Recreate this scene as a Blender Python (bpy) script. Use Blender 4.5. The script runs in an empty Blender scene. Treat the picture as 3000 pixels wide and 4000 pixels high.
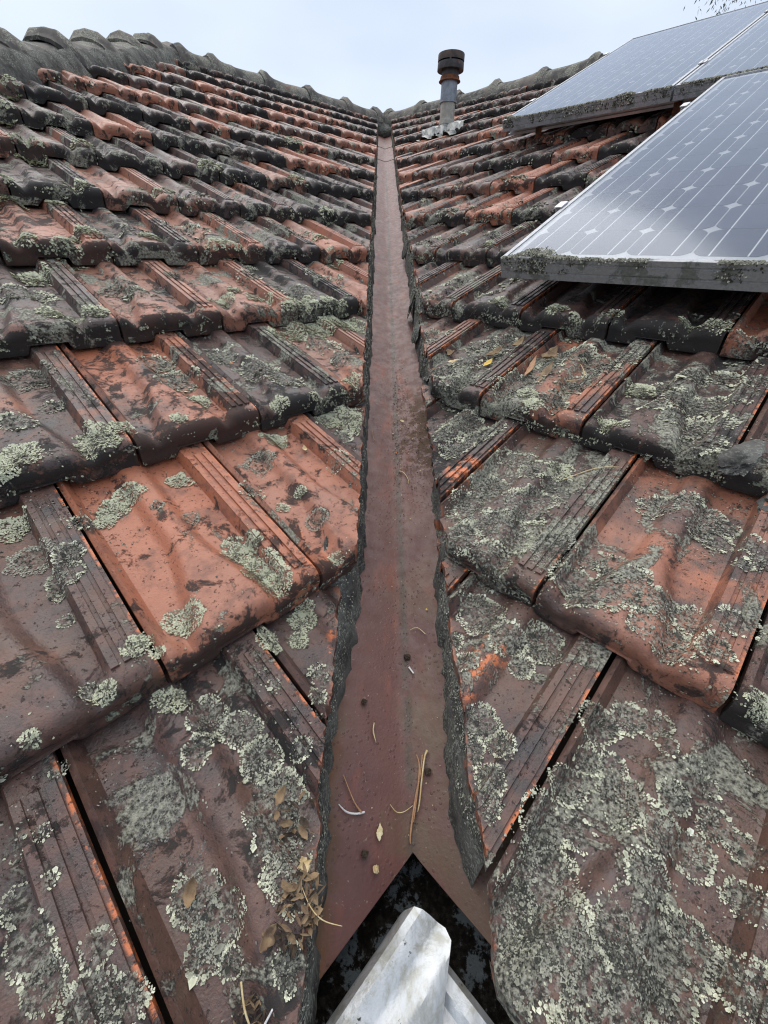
import bpy, bmesh, math, random
import numpy as np
from mathutils import Vector, Matrix
# ---------------------------------------------------------------- camera, world, sun, exposure
scene = bpy.context.scene
col = scene.collection
random.seed(7)
RNG = np.random.default_rng(11)
CAM = np.array([-0.0468, 0.0, 0.5973]); FOC = 1.5584253
FW = np.array([0.0154, 0.8378, -0.5458])
def cam_axes():
    pi, ya, ro = [math.radians(a) for a in (33.0788, 1.0572, 0.981)]
    fw = np.array([math.sin(ya)*math.cos(pi), math.cos(ya)*math.cos(pi), -math.sin(pi)])
    rt = np.array([math.cos(ya), -math.sin(ya), 0.0]); up = np.cross(rt, fw)
    r2 = rt*math.cos(ro)+up*math.sin(ro)
    return fw, r2, np.cross(r2, fw)
FW, RT, UP = cam_axes()
cd = bpy.data.cameras.new('camera'); cam = bpy.data.objects.new('camera', cd); col.objects.link(cam)
cd.sensor_fit = 'HORIZONTAL'; cd.sensor_width = 36; cd.lens = 36*FOC/3.0
cd.clip_start = 0.01; cd.clip_end = 500
m = Matrix.Identity(4)
for i in range(3):
    m[i][0] = RT[i]; m[i][1] = UP[i]; m[i][2] = -FW[i]; m[i][3] = CAM[i]
cam.matrix_world = m
scene.camera = cam
scene.cycles.filter_width = 1.15

SUN_EL, SUN_AZ = 64, 335      # soft brightness of the clouded sun, beyond the left slope
world = bpy.data.worlds.new('World'); scene.world = world; world.use_nodes = True
wn = world.node_tree; wn.nodes.clear()
out = wn.nodes.new('ShaderNodeOutputWorld'); bg = wn.nodes.new('ShaderNodeBackground')
sky = wn.nodes.new('ShaderNodeTexSky'); sky.sky_type = 'NISHITA'; sky.sun_disc = False
sky.sun_elevation = math.radians(SUN_EL); sky.sun_rotation = math.radians(SUN_AZ)
tc = wn.nodes.new('ShaderNodeTexCoord'); mp = wn.nodes.new('ShaderNodeMapping'); mp.inputs['Scale'].default_value = (1.2, 1.2, 3.2)
nz = wn.nodes.new('ShaderNodeTexNoise'); nz.inputs['Scale'].default_value = 2.3; nz.inputs['Detail'].default_value = 3; nz.inputs['Roughness'].default_value = .45
cr = wn.nodes.new('ShaderNodeValToRGB')
cr.color_ramp.elements[0].position = .33; cr.color_ramp.elements[0].color = (3.95, 4.5, 5.35, 1)
cr.color_ramp.elements[1].position = .7; cr.color_ramp.elements[1].color = (5.0, 5.5, 6.25, 1)
mx = wn.nodes.new('ShaderNodeMix'); mx.data_type = 'RGBA'; mx.inputs[0].default_value = .9
wn.links.new(tc.outputs['Generated'], mp.inputs['Vector']); wn.links.new(mp.outputs[0], nz.inputs['Vector'])
wn.links.new(nz.outputs['Fac'], cr.inputs[0])
wn.links.new(sky.outputs[0], mx.inputs[6]); wn.links.new(cr.outputs[0], mx.inputs[7])
wn.links.new(mx.outputs[2], bg.inputs['Color']); bg.inputs['Strength'].default_value = .1
wn.links.new(bg.outputs[0], out.inputs['Surface'])
sd = bpy.data.lights.new('sun', 'SUN'); sun = bpy.data.objects.new('sun', sd); col.objects.link(sun)
sd.energy = 1.5; sd.angle = math.radians(75); sd.color = (1, .95, .87)
az, el = math.radians(SUN_AZ), math.radians(SUN_EL)
sv = Vector((math.sin(az)*math.cos(el), math.cos(az)*math.cos(el), math.sin(el)))
sun.rotation_euler = sv.to_track_quat('Z', 'Y').to_euler()
sun.location = (0, 0, 12)
scene.view_settings.view_transform = 'Standard'; scene.view_settings.look = 'None'
scene.view_settings.exposure = 0.84; scene.view_settings.gamma = 1; scene.view_settings.use_curve_mapping = False

# ---------------------------------------------------------------- roof frame
G = .343; W = .21863; TH = math.radians(22.4185); S2 = math.sqrt(2); ct, st = math.cos(TH), math.sin(TH)
T0 = (.4415, .4439)
AX = {0: np.array([[1/S2, 1/S2, 0], [-ct/S2, ct/S2, st]]), 1: np.array([[1/S2, -1/S2, 0], [ct/S2, ct/S2, st]])}
for s in (0, 1): AX[s] = np.vstack([AX[s], np.cross(AX[s][0], AX[s][1])])
def on(side, u, t, h=0.0):
    "point of a roof slope: u along the courses, t up the slope, h off it"
    u = np.asarray(u, float)[..., None]; t = np.asarray(t, float)[..., None]; h = np.asarray(h, float)[..., None]
    a = AX[side]; return u*a[0]+t*a[1]+h*a[2]
RELL = [-.0015, .022, .031, .063, .069, .0685, .075, .072]; RELR = [-.71, -.671, -.648, -.643, -.657, -.60, -.587, -.6, -.575]
def joint0(side, k):
    if side == 0: r = RELL[min(max(k, 0), 7)]
    else: r = RELR[min(max(k, 0), 8)]
    return W*(.5*(k % 2)+r)
HIPX = -1.75; TR = 4.72
def cutx(side, k):
    r = random.Random(k*7+side*131).uniform(-.005, .005)
    if side == 0: return (-.104 if k < 0 else -.084)+r
    return (.056 if k < 0 else .066 if k == 0 else .082 if k <= 2 else .073)+r

# ---------------------------------------------------------------- numpy noise
def _hash(ix, iy, seed):
    n = (ix.astype(np.int64)*374761393+iy.astype(np.int64)*668265263+seed*982451653) & 0x7fffffff
    n = (n ^ (n >> 13))*1274126177 & 0x7fffffff
    return ((n ^ (n >> 16)) & 0xffff)/65535.0
def vnoise(x, y, seed=0):
    ix = np.floor(x); iy = np.floor(y); fx = x-ix; fy = y-iy
    fx = fx*fx*(3-2*fx); fy = fy*fy*(3-2*fy)
    a = _hash(ix, iy, seed); b = _hash(ix+1, iy, seed); c = _hash(ix, iy+1, seed); d = _hash(ix+1, iy+1, seed)
    return (a*(1-fx)+b*fx)*(1-fy)+(c*(1-fx)+d*fx)*fy
def fbm(x, y, seed=0, o=4, r=.5):
    v = 0; a = 1; s = 0
    for i in range(o):
        v = v+a*vnoise(x*2**i, y*2**i, seed+i*17); s += a; a *= r
    return v/s
def sm(a, b, x):
    t = np.clip((np.asarray(x, float)-a)/(b-a), 0, 1); return t*t*(3-2*t)

# ---------------------------------------------------------------- object helpers
def link(o, parent=None):
    col.objects.link(o)
    if parent is not None: o.parent = parent
    return o
def tag(o, label, cat, group=None):
    o['label'] = label; o['category'] = cat
    if group: o['group'] = group
    return o
def thing(name, label, cat, loc=(0, 0, 0), group=None):
    o = bpy.data.objects.new(name, None); o.empty_display_size = .05; o.location = loc
    return tag(link(o), label, cat, group)
def mesh_np(name, verts, faces, mat, smooth=True, sharp=None):
    me = bpy.data.meshes.new(name)
    me.from_pydata([tuple(v) for v in verts], [], [tuple(f) for f in faces])
    me.materials.append(mat); me.validate()
    if smooth: me.polygons.foreach_set('use_smooth', [True]*len(me.polygons))
    if sharp: me.set_sharp_from_angle(angle=math.radians(sharp))
    me.update(); return me
def obj(name, me, parent=None, inv=True):
    o = bpy.data.objects.new(name, me)
    link(o, parent)
    if parent is not None and inv:
        o.matrix_parent_inverse = Matrix.Translation(parent.location).inverted()
    return o
def bm_obj(name, bm, mat, parent=None, smooth=False, sharp=None):
    me = bpy.data.meshes.new(name); bm.normal_update(); bm.to_mesh(me); bm.free(); me.materials.append(mat)
    if smooth: me.polygons.foreach_set('use_smooth', [True]*len(me.polygons))
    if sharp: me.set_sharp_from_angle(angle=math.radians(sharp))
    return obj(name, me, parent)
def grid_faces(nr, nc, flip=False, wrapr=False):
    f = []
    for i in range(nr if wrapr else nr-1):
        i2 = (i+1) % nr
        for j in range(nc-1):
            q = (i*nc+j, i*nc+j+1, i2*nc+j+1, i2*nc+j)
            f.append(q[::-1] if flip else q)
    return f
def box_bm(bm, size, mat4, bevel=0.0):
    r = bmesh.ops.create_cube(bm, size=1.0)
    vs = r['verts']; bmesh.ops.scale(bm, vec=size, verts=vs)
    if bevel:
        es = list({e for v in vs for e in v.link_edges})
        rr = bmesh.ops.bevel(bm, geom=es, offset=bevel, segments=1, affect='EDGES', profile=.5)
        vs = list({v for f in rr['faces'] for v in f.verts} | {v for v in vs if v.is_valid})
        # bevel replaces the cube's own verts
        vs = [v for v in vs if v.is_valid]
    bmesh.ops.transform(bm, matrix=mat4, verts=vs)
def frame4(side, u, t, h):
    a = AX[side]; p = on(side, u, t, h); mm = Matrix.Identity(4)
    for i in range(3):
        for j in range(3): mm[i][j] = a[j][i]
        mm[i][3] = p[i]
    return mm

# ---------------------------------------------------------------- node helper
class NT:
    def __init__(s, name):
        s.mat = bpy.data.materials.new(name); s.mat.use_nodes = True; s.t = s.mat.node_tree; s.t.nodes.clear()
        s.out = s.t.nodes.new('ShaderNodeOutputMaterial'); s.bsdf = s.t.nodes.new('ShaderNodeBsdfPrincipled')
        s.t.links.new(s.bsdf.outputs[0], s.out.inputs['Surface'])
    def n(s, ty): return s.t.nodes.new(ty)
    def put(s, sock, v):
        if isinstance(v, bpy.types.NodeSocket): s.t.links.new(v, sock)
        elif isinstance(v, (tuple, list)):
            sock.default_value = tuple(v)+((1,) if len(v) == 3 and len(sock.default_value) == 4 else ())
        else: sock.default_value = v
    def math(s, op, a, b=0.0, c=None, clamp=False):
        n = s.n('ShaderNodeMath'); n.operation = op; n.use_clamp = clamp
        s.put(n.inputs[0], a); s.put(n.inputs[1], b)
        if c is not None: s.put(n.inputs[2], c)
        return n.outputs[0]
    def mix(s, f, a, b, mode='MIX'):
        n = s.n('ShaderNodeMix'); n.data_type = 'RGBA'; n.blend_type = mode
        s.put(n.inputs[0], f); s.put(n.inputs[6], a); s.put(n.inputs[7], b); return n.outputs[2]
    def fmix(s, f, a, b):
        n = s.n('ShaderNodeMix'); s.put(n.inputs[0], f); s.put(n.inputs[2], a); s.put(n.inputs[3], b); return n.outputs[0]
    def ramp(s, v, a, b, lo=0.0, hi=1.0):
        n = s.n('ShaderNodeMapRange'); n.interpolation_type = 'SMOOTHSTEP'
        s.put(n.inputs['Value'], v); s.put(n.inputs['From Min'], a); s.put(n.inputs['From Max'], b)
        s.put(n.inputs['To Min'], lo); s.put(n.inputs['To Max'], hi); return n.outputs['Result']
    def noise(s, vec, scale, detail=4, rough=.55, dist=0.0):
        n = s.n('ShaderNodeTexNoise'); s.put(n.inputs['Vector'], vec); n.inputs['Scale'].default_value = scale
        n.inputs['Detail'].default_value = detail; n.inputs['Roughness'].default_value = rough; n.inputs['Distortion'].default_value = dist
        return n.outputs['Fac']
    def voro(s, vec, scale, feat='F1', out='Distance'):
        n = s.n('ShaderNodeTexVoronoi'); n.feature = feat; s.put(n.inputs['Vector'], vec); n.inputs['Scale'].default_value = scale
        return n.outputs[out]
    def attr(s, name, ty='GEOMETRY'):
        n = s.n('ShaderNodeAttribute'); n.attribute_name = name; n.attribute_type = ty; return n
    def sep(s, c):
        n = s.n('ShaderNodeSeparateColor'); s.put(n.inputs[0], c); return n.outputs
    def coord(s, rnd=True):
        tcn = s.n('ShaderNodeTexCoord')
        if not rnd: return tcn.outputs['Object']
        oi = s.n('ShaderNodeObjectInfo'); v = s.n('ShaderNodeVectorMath'); v.operation = 'MULTIPLY_ADD'
        s.put(v.inputs[0], oi.outputs['Random']); v.inputs[1].default_value = (37.1, 91.7, 53.3); s.t.links.new(tcn.outputs['Object'], v.inputs[2])
        return v.outputs[0]
    def bump(s, h, strength=.5, dist=.002, prev=None):
        n = s.n('ShaderNodeBump'); s.put(n.inputs['Height'], h); n.inputs['Strength'].default_value = strength; n.inputs['Distance'].default_value = dist
        if prev is not None: s.t.links.new(prev, n.inputs['Normal'])
        return n.outputs[0]
    def done(s, color=None, rough=None, metal=None, normal=None, **k):
        if color is not None: s.put(s.bsdf.inputs['Base Color'], color)
        if rough is not None: s.put(s.bsdf.inputs['Roughness'], rough)
        if metal is not None: s.put(s.bsdf.inputs['Metallic'], metal)
        if normal is not None: s.t.links.new(normal, s.bsdf.inputs['Normal'])
        for kk, v in k.items(): s.put(s.bsdf.inputs[kk.replace('_', ' ')], v)
        return s.mat

# ---------------------------------------------------------------- materials
def mat_tile():
    s = NT('glazed_terracotta'); P = s.coord()
    oi = s.n('ShaderNodeObjectInfo'); oc = s.sep(oi.outputs['Color']); rnd = oi.outputs['Random']
    mk = s.sep(s.attr('mask').outputs['Color'])            # nose, edge, lichen ground
    n1 = s.noise(P, 9, 6, .6); n2 = s.noise(P, 34, 7, .65); n3 = s.noise(P, 3.2, 2, .5); nf = s.noise(P, 420, 3, .6)
    worn = s.math('ADD', s.math('MULTIPLY', n1, .75), s.math('MULTIPLY', n2, .25))
    worn = s.math('ADD', worn, s.math('MULTIPLY_ADD', oc[0], 1.0, -.53))
    worn = s.ramp(worn, .42, .56)
    glaze = s.mix(s.ramp(n3, .35, .62), (.024, .020, .023), (.094, .056, .047))
    glaze = s.mix(s.math('MULTIPLY', oc[2], .75), glaze, (.017, .014, .017))
    glaze = s.mix(s.ramp(n2, .42, .62), glaze, s.mix(.5, glaze, (.17, .085, .065)))
    glaze = s.mix(s.math('MULTIPLY', s.ramp(s.noise(P, 75, 5, .7), .50, .60), .5), glaze, (.03, .022, .02))
    glaze = s.mix(s.math('MULTIPLY', s.ramp(n1, .42, .62), s.math('MULTIPLY_ADD', oc[2], -.8, .75, clamp=True)), glaze, (.150, .076, .050))
    terra = s.mix(s.ramp(n3, .3, .7), (.40, .138, .072), (.275, .13, .088))
    terra = s.mix(s.math('MULTIPLY', s.ramp(n2, .46, .66), .7), terra, (.17, .08, .058))
    base = s.mix(worn, glaze, terra)
    # chipped bright clay along the lap edge
    chip = s.math('MULTIPLY', mk[1], s.ramp(s.noise(P, 60, 5, .7), .47, .56))
    base = s.mix(chip, base, (.52, .15, .055))
    # black grime and algae
    gr = s.noise(P, 22, 9, .72, .4)
    thr = s.math('SUBTRACT', .63, s.math('ADD', s.math('MULTIPLY', oc[2], .16), s.math('MULTIPLY', mk[0], s.math('MULTIPLY_ADD', oc[2], .24, .02))))
    grime = s.ramp(s.math('SUBTRACT', gr, thr), -.015, .05)
    speck = s.ramp(s.noise(P, 170, 4, .7), .61, .66)
    grime = s.math('MAXIMUM', grime, s.math('MULTIPLY', speck, .8))
    base = s.mix(s.math('MULTIPLY', grime, .88), base, (.014, .0135, .013))
    # grey crustose lichen
    col_n = s.noise(P, 11, 5, .68, .6); fine = s.noise(P, 230, 6, .75); cell = s.voro(P, 190)
    lt = s.math('SUBTRACT', .725, s.math('MULTIPLY', oc[1], .22))
    lm_ = s.ramp(s.math('SUBTRACT', col_n, lt), -.01, .06)
    lm_ = s.math('MULTIPLY', lm_, s.ramp(s.math('ADD', fine, s.math('MULTIPLY', lm_, .10)), .46, .54))
    lichc = s.mix(s.ramp(fine, .46, .62), (.045, .044, .036), (.37, .355, .29))
    lichc = s.mix(s.ramp(cell, .1, .5), lichc, s.mix(.4, lichc, (.48, .47, .37)))
    base = s.mix(lm_, base, lichc)
    # ground coat under the leafy lichens
    gl = s.math('MULTIPLY', mk[2], s.ramp(s.noise(P, 150, 5, .7), .40, .55))
    base = s.mix(s.math('MULTIPLY', gl, .85), base, s.mix(s.ramp(fine, .42, .6), (.022, .021, .017), (.30, .295, .24)))
    # pale spots on the noses
    pn = s.math('MULTIPLY', s.ramp(s.noise(P, 31, 6, .7, .5), .60, .62), s.math('MULTIPLY', s.math('ADD', mk[0], .05, clamp=True), s.math('GREATER_THAN', oc[1], .3)))
    pn = s.math('MULTIPLY', pn, s.ramp(fine, .42, .47))
    base = s.mix(pn, base, s.mix(s.ramp(cell, .1, .45), (.52, .55, .42), (.26, .28, .21)))
    dull = s.math('MAXIMUM', s.math('MAXIMUM', grime, lm_), s.math('MAXIMUM', pn, gl))
    rough = s.fmix(worn, s.ramp(n2, .3, .7, .28, .56), s.ramp(n2, .3, .7, .38, .6))
    rough = s.fmix(dull, rough, .85)
    h = s.math('ADD', s.math('MULTIPLY', s.math('MAXIMUM', lm_, pn), s.math('MULTIPLY_ADD', fine, 1.6, .3)), s.math('ADD', s.math('MULTIPLY', grime, .25), s.math('MULTIPLY', nf, .30)))
    h = s.math('ADD', h, s.math('MULTIPLY', n2, .5))
    return s.done(base, rough, normal=s.bump(h, .9, .0026), Specular_IOR_Level=.5)
def mat_lichen():
    s = NT('leafy_lichen'); a = s.attr('tint').outputs['Color']; P = s.coord(False)
    f = s.noise(P, 500, 3, .6)
    c = s.mix(s.ramp(f, .3, .7, 0, .3), a, s.mix(.5, a, (.12, .12, .09)))
    return s.done(c, .9, normal=s.bump(f, .5, .001), Specular_IOR_Level=.2)
def mat_simple(name, c1, c2, scale=20, rough=.7, metal=0.0, bd=.002, bs=.5, c3=None, s3=6, t3=(.55, .65), rnd=False, rough3=None):
    s = NT(name); P = s.coord(rnd); n = s.noise(P, scale, 8, .65)
    c = s.mix(s.ramp(n, .35, .65), c1, c2); r = rough
    if c3 is not None:
        m3 = s.ramp(s.noise(P, s3, 8, .7, .3), t3[0], t3[1]); c = s.mix(m3, c, c3)
        if rough3 is not None: r = s.fmix(m3, rough, rough3)
    return s.done(c, r, metal, s.bump(s.noise(P, scale*4, 6, .65), bs, bd))
def mat_mortar():
    s = NT('weathered_mortar'); P = s.coord(False)
    n = s.noise(P, 18, 8, .7); f = s.noise(P, 240, 5, .75)
    c = s.mix(s.ramp(n, .35, .65), (.045, .042, .040), (.13, .125, .115))
    m = s.math('MULTIPLY', s.ramp(s.noise(P, 13, 6, .7), .40, .6), s.ramp(f, .50, .58))
    c = s.mix(m, c, (.30, .32, .27)); c = s.mix(s.math('MULTIPLY', s.ramp(s.noise(P, 5, 4, .6), .58, .72), .22), c, (.06, .065, .03))
    return s.done(c, .92, normal=s.bump(s.math('ADD', n, s.math('MULTIPLY', f, .5)), .9, .004), Specular_IOR_Level=.2)
def mat_cap():
    s = NT('weathered_cap_clay'); P = s.coord()
    n = s.noise(P, 7, 7, .65); f = s.noise(P, 150, 6, .75)
    c = s.mix(s.ramp(n, .38, .62), (.045, .042, .040), (.135, .115, .10))
    c = s.mix(s.ramp(s.noise(P, 6, 6, .65), .62, .68), c, (.20, .085, .05))
    lm_ = s.math('MULTIPLY', s.ramp(s.noise(P, 9, 6, .7, .5), .46, .56), s.ramp(f, .44, .54))
    c = s.mix(s.math('MULTIPLY', lm_, .9), c, s.mix(s.ramp(f, .45, .65), (.14, .14, .11), (.38, .38, .30)))
    return s.done(c, .8, normal=s.bump(s.math('ADD', n, s.math('MULTIPLY', f, .6)), .8, .006))
def mat_valley():
    s = NT('red_oxide_metal'); P = s.coord(False)
    geo = s.n('ShaderNodeSeparateXYZ'); s.t.links.new(P, geo.inputs[0]); X = geo.outputs[0]; Y = geo.outputs[1]
    ax = s.math('ABSOLUTE', X)
    mpn = s.n('ShaderNodeMapping'); s.t.links.new(P, mpn.inputs[0]); mpn.inputs['Scale'].default_value = (1, .22, 1)
    ns = s.noise(mpn.outputs[0], 26, 6, .6); n1 = s.noise(P, 9, 5, .6); n2 = s.noise(P, 45, 7, .7)
    c = s.mix(s.ramp(n1, .3, .7), (.105, .040, .034), (.145, .062, .048))
    c = s.mix(s.ramp(ns, .5, .72), c, (.21, .062, .038))
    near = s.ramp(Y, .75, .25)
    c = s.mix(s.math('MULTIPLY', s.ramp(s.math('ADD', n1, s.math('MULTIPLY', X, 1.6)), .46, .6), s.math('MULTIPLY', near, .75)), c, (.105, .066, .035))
    far = s.ramp(Y, 1.6, 3.6); c = s.mix(s.math('MULTIPLY', far, .7), c, (.18, .064, .047))  # far end brighter: sky reflection put into the sheet's colour
    # silt along the fold, under the edges and washed in drifts
    fold = s.math('MULTIPLY', s.ramp(ax, .011, .001), s.ramp(s.noise(P, 24, 8, .75), .36, .52))
    c = s.mix(s.math('MULTIPLY', fold, .85), c, (.065, .042, .028))
    edge = s.math('MULTIPLY', s.ramp(s.math('ADD', ax, s.math('MULTIPLY', n2, .03)), .10, .125), near)
    c = s.mix(s.math('MULTIPLY', edge, .55), c, (.085, .07, .03))
    silt = s.math('MULTIPLY', s.math('MULTIPLY', s.ramp(Y, .78, .88), s.ramp(Y, 1.25, 1.0)), s.ramp(s.math('ADD', n2, s.math('MULTIPLY', X, 2.2)), .55, .70))
    c = s.mix(silt, c, (.10, .063, .036))
    spots = s.voro(P, 130); sp = s.math('MULTIPLY', s.ramp(spots, .30, .16), s.ramp(s.noise(P, 12, 4, .6), .44, .58))
    c = s.mix(s.math('MULTIPLY', sp, .5), c, (.05, .025, .026))
    spd = s.ramp(s.noise(P, 210, 3, .6), .67, .71); c = s.mix(s.math('MULTIPLY', spd, .6), c, (.28, .21, .15))
    r = s.ramp(n2, .3, .7, .38, .60); r = s.fmix(s.math('MAXIMUM', silt, edge), r, .85)
    h = s.math('ADD', s.math('MULTIPLY', s.noise(P, 260, 3, .5), .35), s.math('MULTIPLY', s.math('MAXIMUM', silt, sp), .4))
    return s.done(c, r, normal=s.bump(s.math('ADD', h, s.math('MULTIPLY', n1, .6)), .6, .002))
def mat_flue(name, c1, c2, rust=.5, metal=.0, rough=.55):
    s = NT(name); P = s.coord(False); n = s.noise(P, 30, 7, .65); r = s.ramp(s.noise(P, 16, 7, .7), .72-rust*.3, .80-rust*.3)
    c = s.mix(s.ramp(n, .35, .65), c1, c2); c = s.mix(r, c, s.mix(s.ramp(n, .4, .6), (.22, .07, .02), (.09, .03, .015)))
    return s.done(c, rough, metal, s.bump(n, .4, .002))
def mat_alu():
    s = NT('dirty_aluminium'); P = s.coord(False); n = s.noise(P, 22, 8, .7); f = s.noise(P, 160, 5, .7)
    drip = s.ramp(s.noise(P, 17, 7, .7, .3), .50, .58)
    c = s.mix(s.ramp(f, .3, .7), (.46, .47, .50), (.33, .335, .35))
    mk = s.sep(s.attr('mask').outputs['Color'])
    d = s.math('MULTIPLY', drip, mk[0])
    c = s.mix(s.math('MULTIPLY', d, .85), c, s.mix(s.ramp(f, .4, .6), (.035, .036, .026), (.14, .14, .10)))
    c = s.mix(s.math('MULTIPLY', mk[0], .25), c, (.22, .215, .19))
    return s.done(c, s.fmix(d, .45, .9), s.fmix(d, .5, 0.0), s.bump(s.math('ADD', n, d), .4, .002))
def mat_cell():
    s = NT('solar_cell_face'); P = s.coord(False); n = s.noise(P, 60, 4, .6)
    c = s.mix(n, (.010, .014, .040), (.018, .024, .060))
    return s.done(c, .4, .1)
def mat_glass():
    s = NT('dusty_panel_glass'); P = s.coord(True)
    n = s.noise(P, 5, 6, .65); f = s.noise(P, 70, 7, .75)
    tr = s.n('ShaderNodeBsdfTransparent'); gl = s.n('ShaderNodeBsdfGlossy'); gl.inputs['Roughness'].default_value = .10; gl.inputs['Color'].default_value = (.84, .89, .97, 1)
    df = s.n('ShaderNodeBsdfDiffuse'); fr = s.n('ShaderNodeFresnel'); fr.inputs['IOR'].default_value = 1.5
    m1 = s.n('ShaderNodeMixShader'); m2 = s.n('ShaderNodeMixShader')
    s.put(df.inputs['Color'], s.mix(s.ramp(f, .2, .85), (.42, .45, .50), (.54, .57, .62)))
    bm_ = s.n('ShaderNodeBump'); s.put(bm_.inputs['Height'], f); bm_.inputs['Strength'].default_value = .015; bm_.inputs['Distance'].default_value = .001
    s.t.links.new(bm_.outputs[0], gl.inputs['Normal'])
    s.put(m1.inputs[0], fr.outputs[0]); s.t.links.new(tr.outputs[0], m1.inputs[1]); s.t.links.new(gl.outputs[0], m1.inputs[2])
    dust = s.math('ADD', s.ramp(n, .3, .7, .02, .08), s.ramp(f, .5, .8, 0, .05))
    lw = s.n('ShaderNodeLayerWeight'); lw.inputs['Blend'].default_value = .5
    dust = s.math('ADD', dust, s.math('MULTIPLY', s.math('POWER', lw.outputs['Facing'], 3.0), .12), clamp=True)
    s.put(m2.inputs[0], dust); s.t.links.new(m1.outputs[0], m2.inputs[1]); s.t.links.new(df.outputs[0], m2.inputs[2])
    s.t.links.new(m2.outputs[0], s.out.inputs['Surface']); s.t.nodes.remove(s.bsdf); return s.mat
def mat_gutter():
    s = NT('painted_gutter_front'); P = s.coord(False); n = s.noise(P, 9, 6, .6); f = s.noise(P, 70, 7, .7)
    c = s.mix(s.ramp(n, .35, .65), (.42, .44, .46), (.58, .59, .60))
    c = s.mix(s.ramp(s.noise(P, 26, 8, .75, .5), .44, .60, 0, .75), c, (.30, .29, .24))
    c = s.mix(s.ramp(f, .63, .66), c, (.03, .03, .028))
    return s.done(c, .36, .45, s.bump(s.math('ADD', f, s.math('MULTIPLY', n, 2.0)), .5, .002))
def mat_trough():
    s = NT('silted_gutter_inside'); P = s.coord(False)
    mpn = s.n('ShaderNodeMapping'); s.t.links.new(P, mpn.inputs[0]); mpn.inputs['Scale'].default_value = (1, 1, .45)
    n = s.noise(mpn.outputs[0], 17, 8, .68, .4); f = s.noise(P, 120, 6, .7)
    c = s.mix(s.ramp(f, .4, .7), (.012, .010, .009), (.05, .042, .034))
    m_ = s.ramp(s.math('ADD', n, s.math('MULTIPLY', f, .45)), .73, .79)
    c = s.mix(m_, c, (.17, .195, .21))
    return s.done(c, s.fmix(m_, .95, .8), normal=s.bump(s.math('ADD', n, f), .9, .008), Specular_IOR_Level=.12)
M = dict(tile=mat_tile(), lichen=mat_lichen(), mortar=mat_mortar(), cap=mat_cap(), valley=mat_valley(), alu=mat_alu(), cell=mat_cell(), glass=mat_glass(),
    gutter=mat_gutter(), trough=mat_trough(),
    deck=mat_simple('dark_roof_timber', (.03, .022, .016), (.055, .04, .03), 12, .9),
    back=mat_simple('panel_backsheet', (.50, .51, .53), (.58, .59, .60), 30, .6),
    ground=mat_simple('grassy_ground', (.035, .055, .02), (.08, .09, .035), 3, .95),
    render=mat_simple('painted_wall', (.42, .39, .33), (.50, .46, .40), 6, .9),
    bark=mat_simple('gum_bark', (.20, .16, .12), (.33, .29, .24), 10, .9), leaf=mat_simple('gum_leaf', (.035, .05, .025), (.06, .08, .04), 3, .6),
    pipe=mat_flue('fibre_cement_pipe', (.30, .28, .24), (.42, .40, .35), .05), zinc=mat_flue('galvanised_sleeve', (.17, .19, .22), (.26, .28, .31), .1, .5, .5),
    dark=mat_flue('sooty_cowl', (.028, .026, .028), (.06, .055, .055), .35), rust=mat_flue('rusted_collar', (.07, .04, .03), (.12, .06, .04), 1.0, 0, .85),
    lead=mat_simple('crumpled_flashing', (.20, .205, .205), (.36, .365, .35), 25, .35, .5, .004, .5, (.12, .10, .08), 12, (.55, .68)),
    dry=mat_simple('dry_leaf', (.13, .08, .045), (.26, .175, .095), 60, .8, rnd=True, c3=(.10, .06, .035), s3=45, t3=(.58, .7)),
    yellow=mat_simple('yellow_leaf', (.58, .36, .05), (.66, .50, .14), 60, .7), straw=mat_simple('dry_straw', (.50, .35, .16), (.66, .54, .32), 90, .75),
    pink=mat_simple('brown_stalk', (.36, .19, .10), (.46, .27, .15), 90, .75), pale=mat_simple('bleached_stalk', (.62, .60, .60), (.72, .70, .68), 90, .7),
    soil=mat_simple('dark_clump', (.02, .014, .010), (.07, .045, .028), 150, .95), chip=mat_simple('clay_chip', (.50, .15, .05), (.55, .22, .10), 90, .85),
    rubber=mat_simple('black_clamp', (.02, .02, .02), (.03, .03, .03), 50, .6), rail=mat_simple('aluminium_rail', (.5, .5, .52), (.6, .6, .62), 30, .4, .7))

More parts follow.
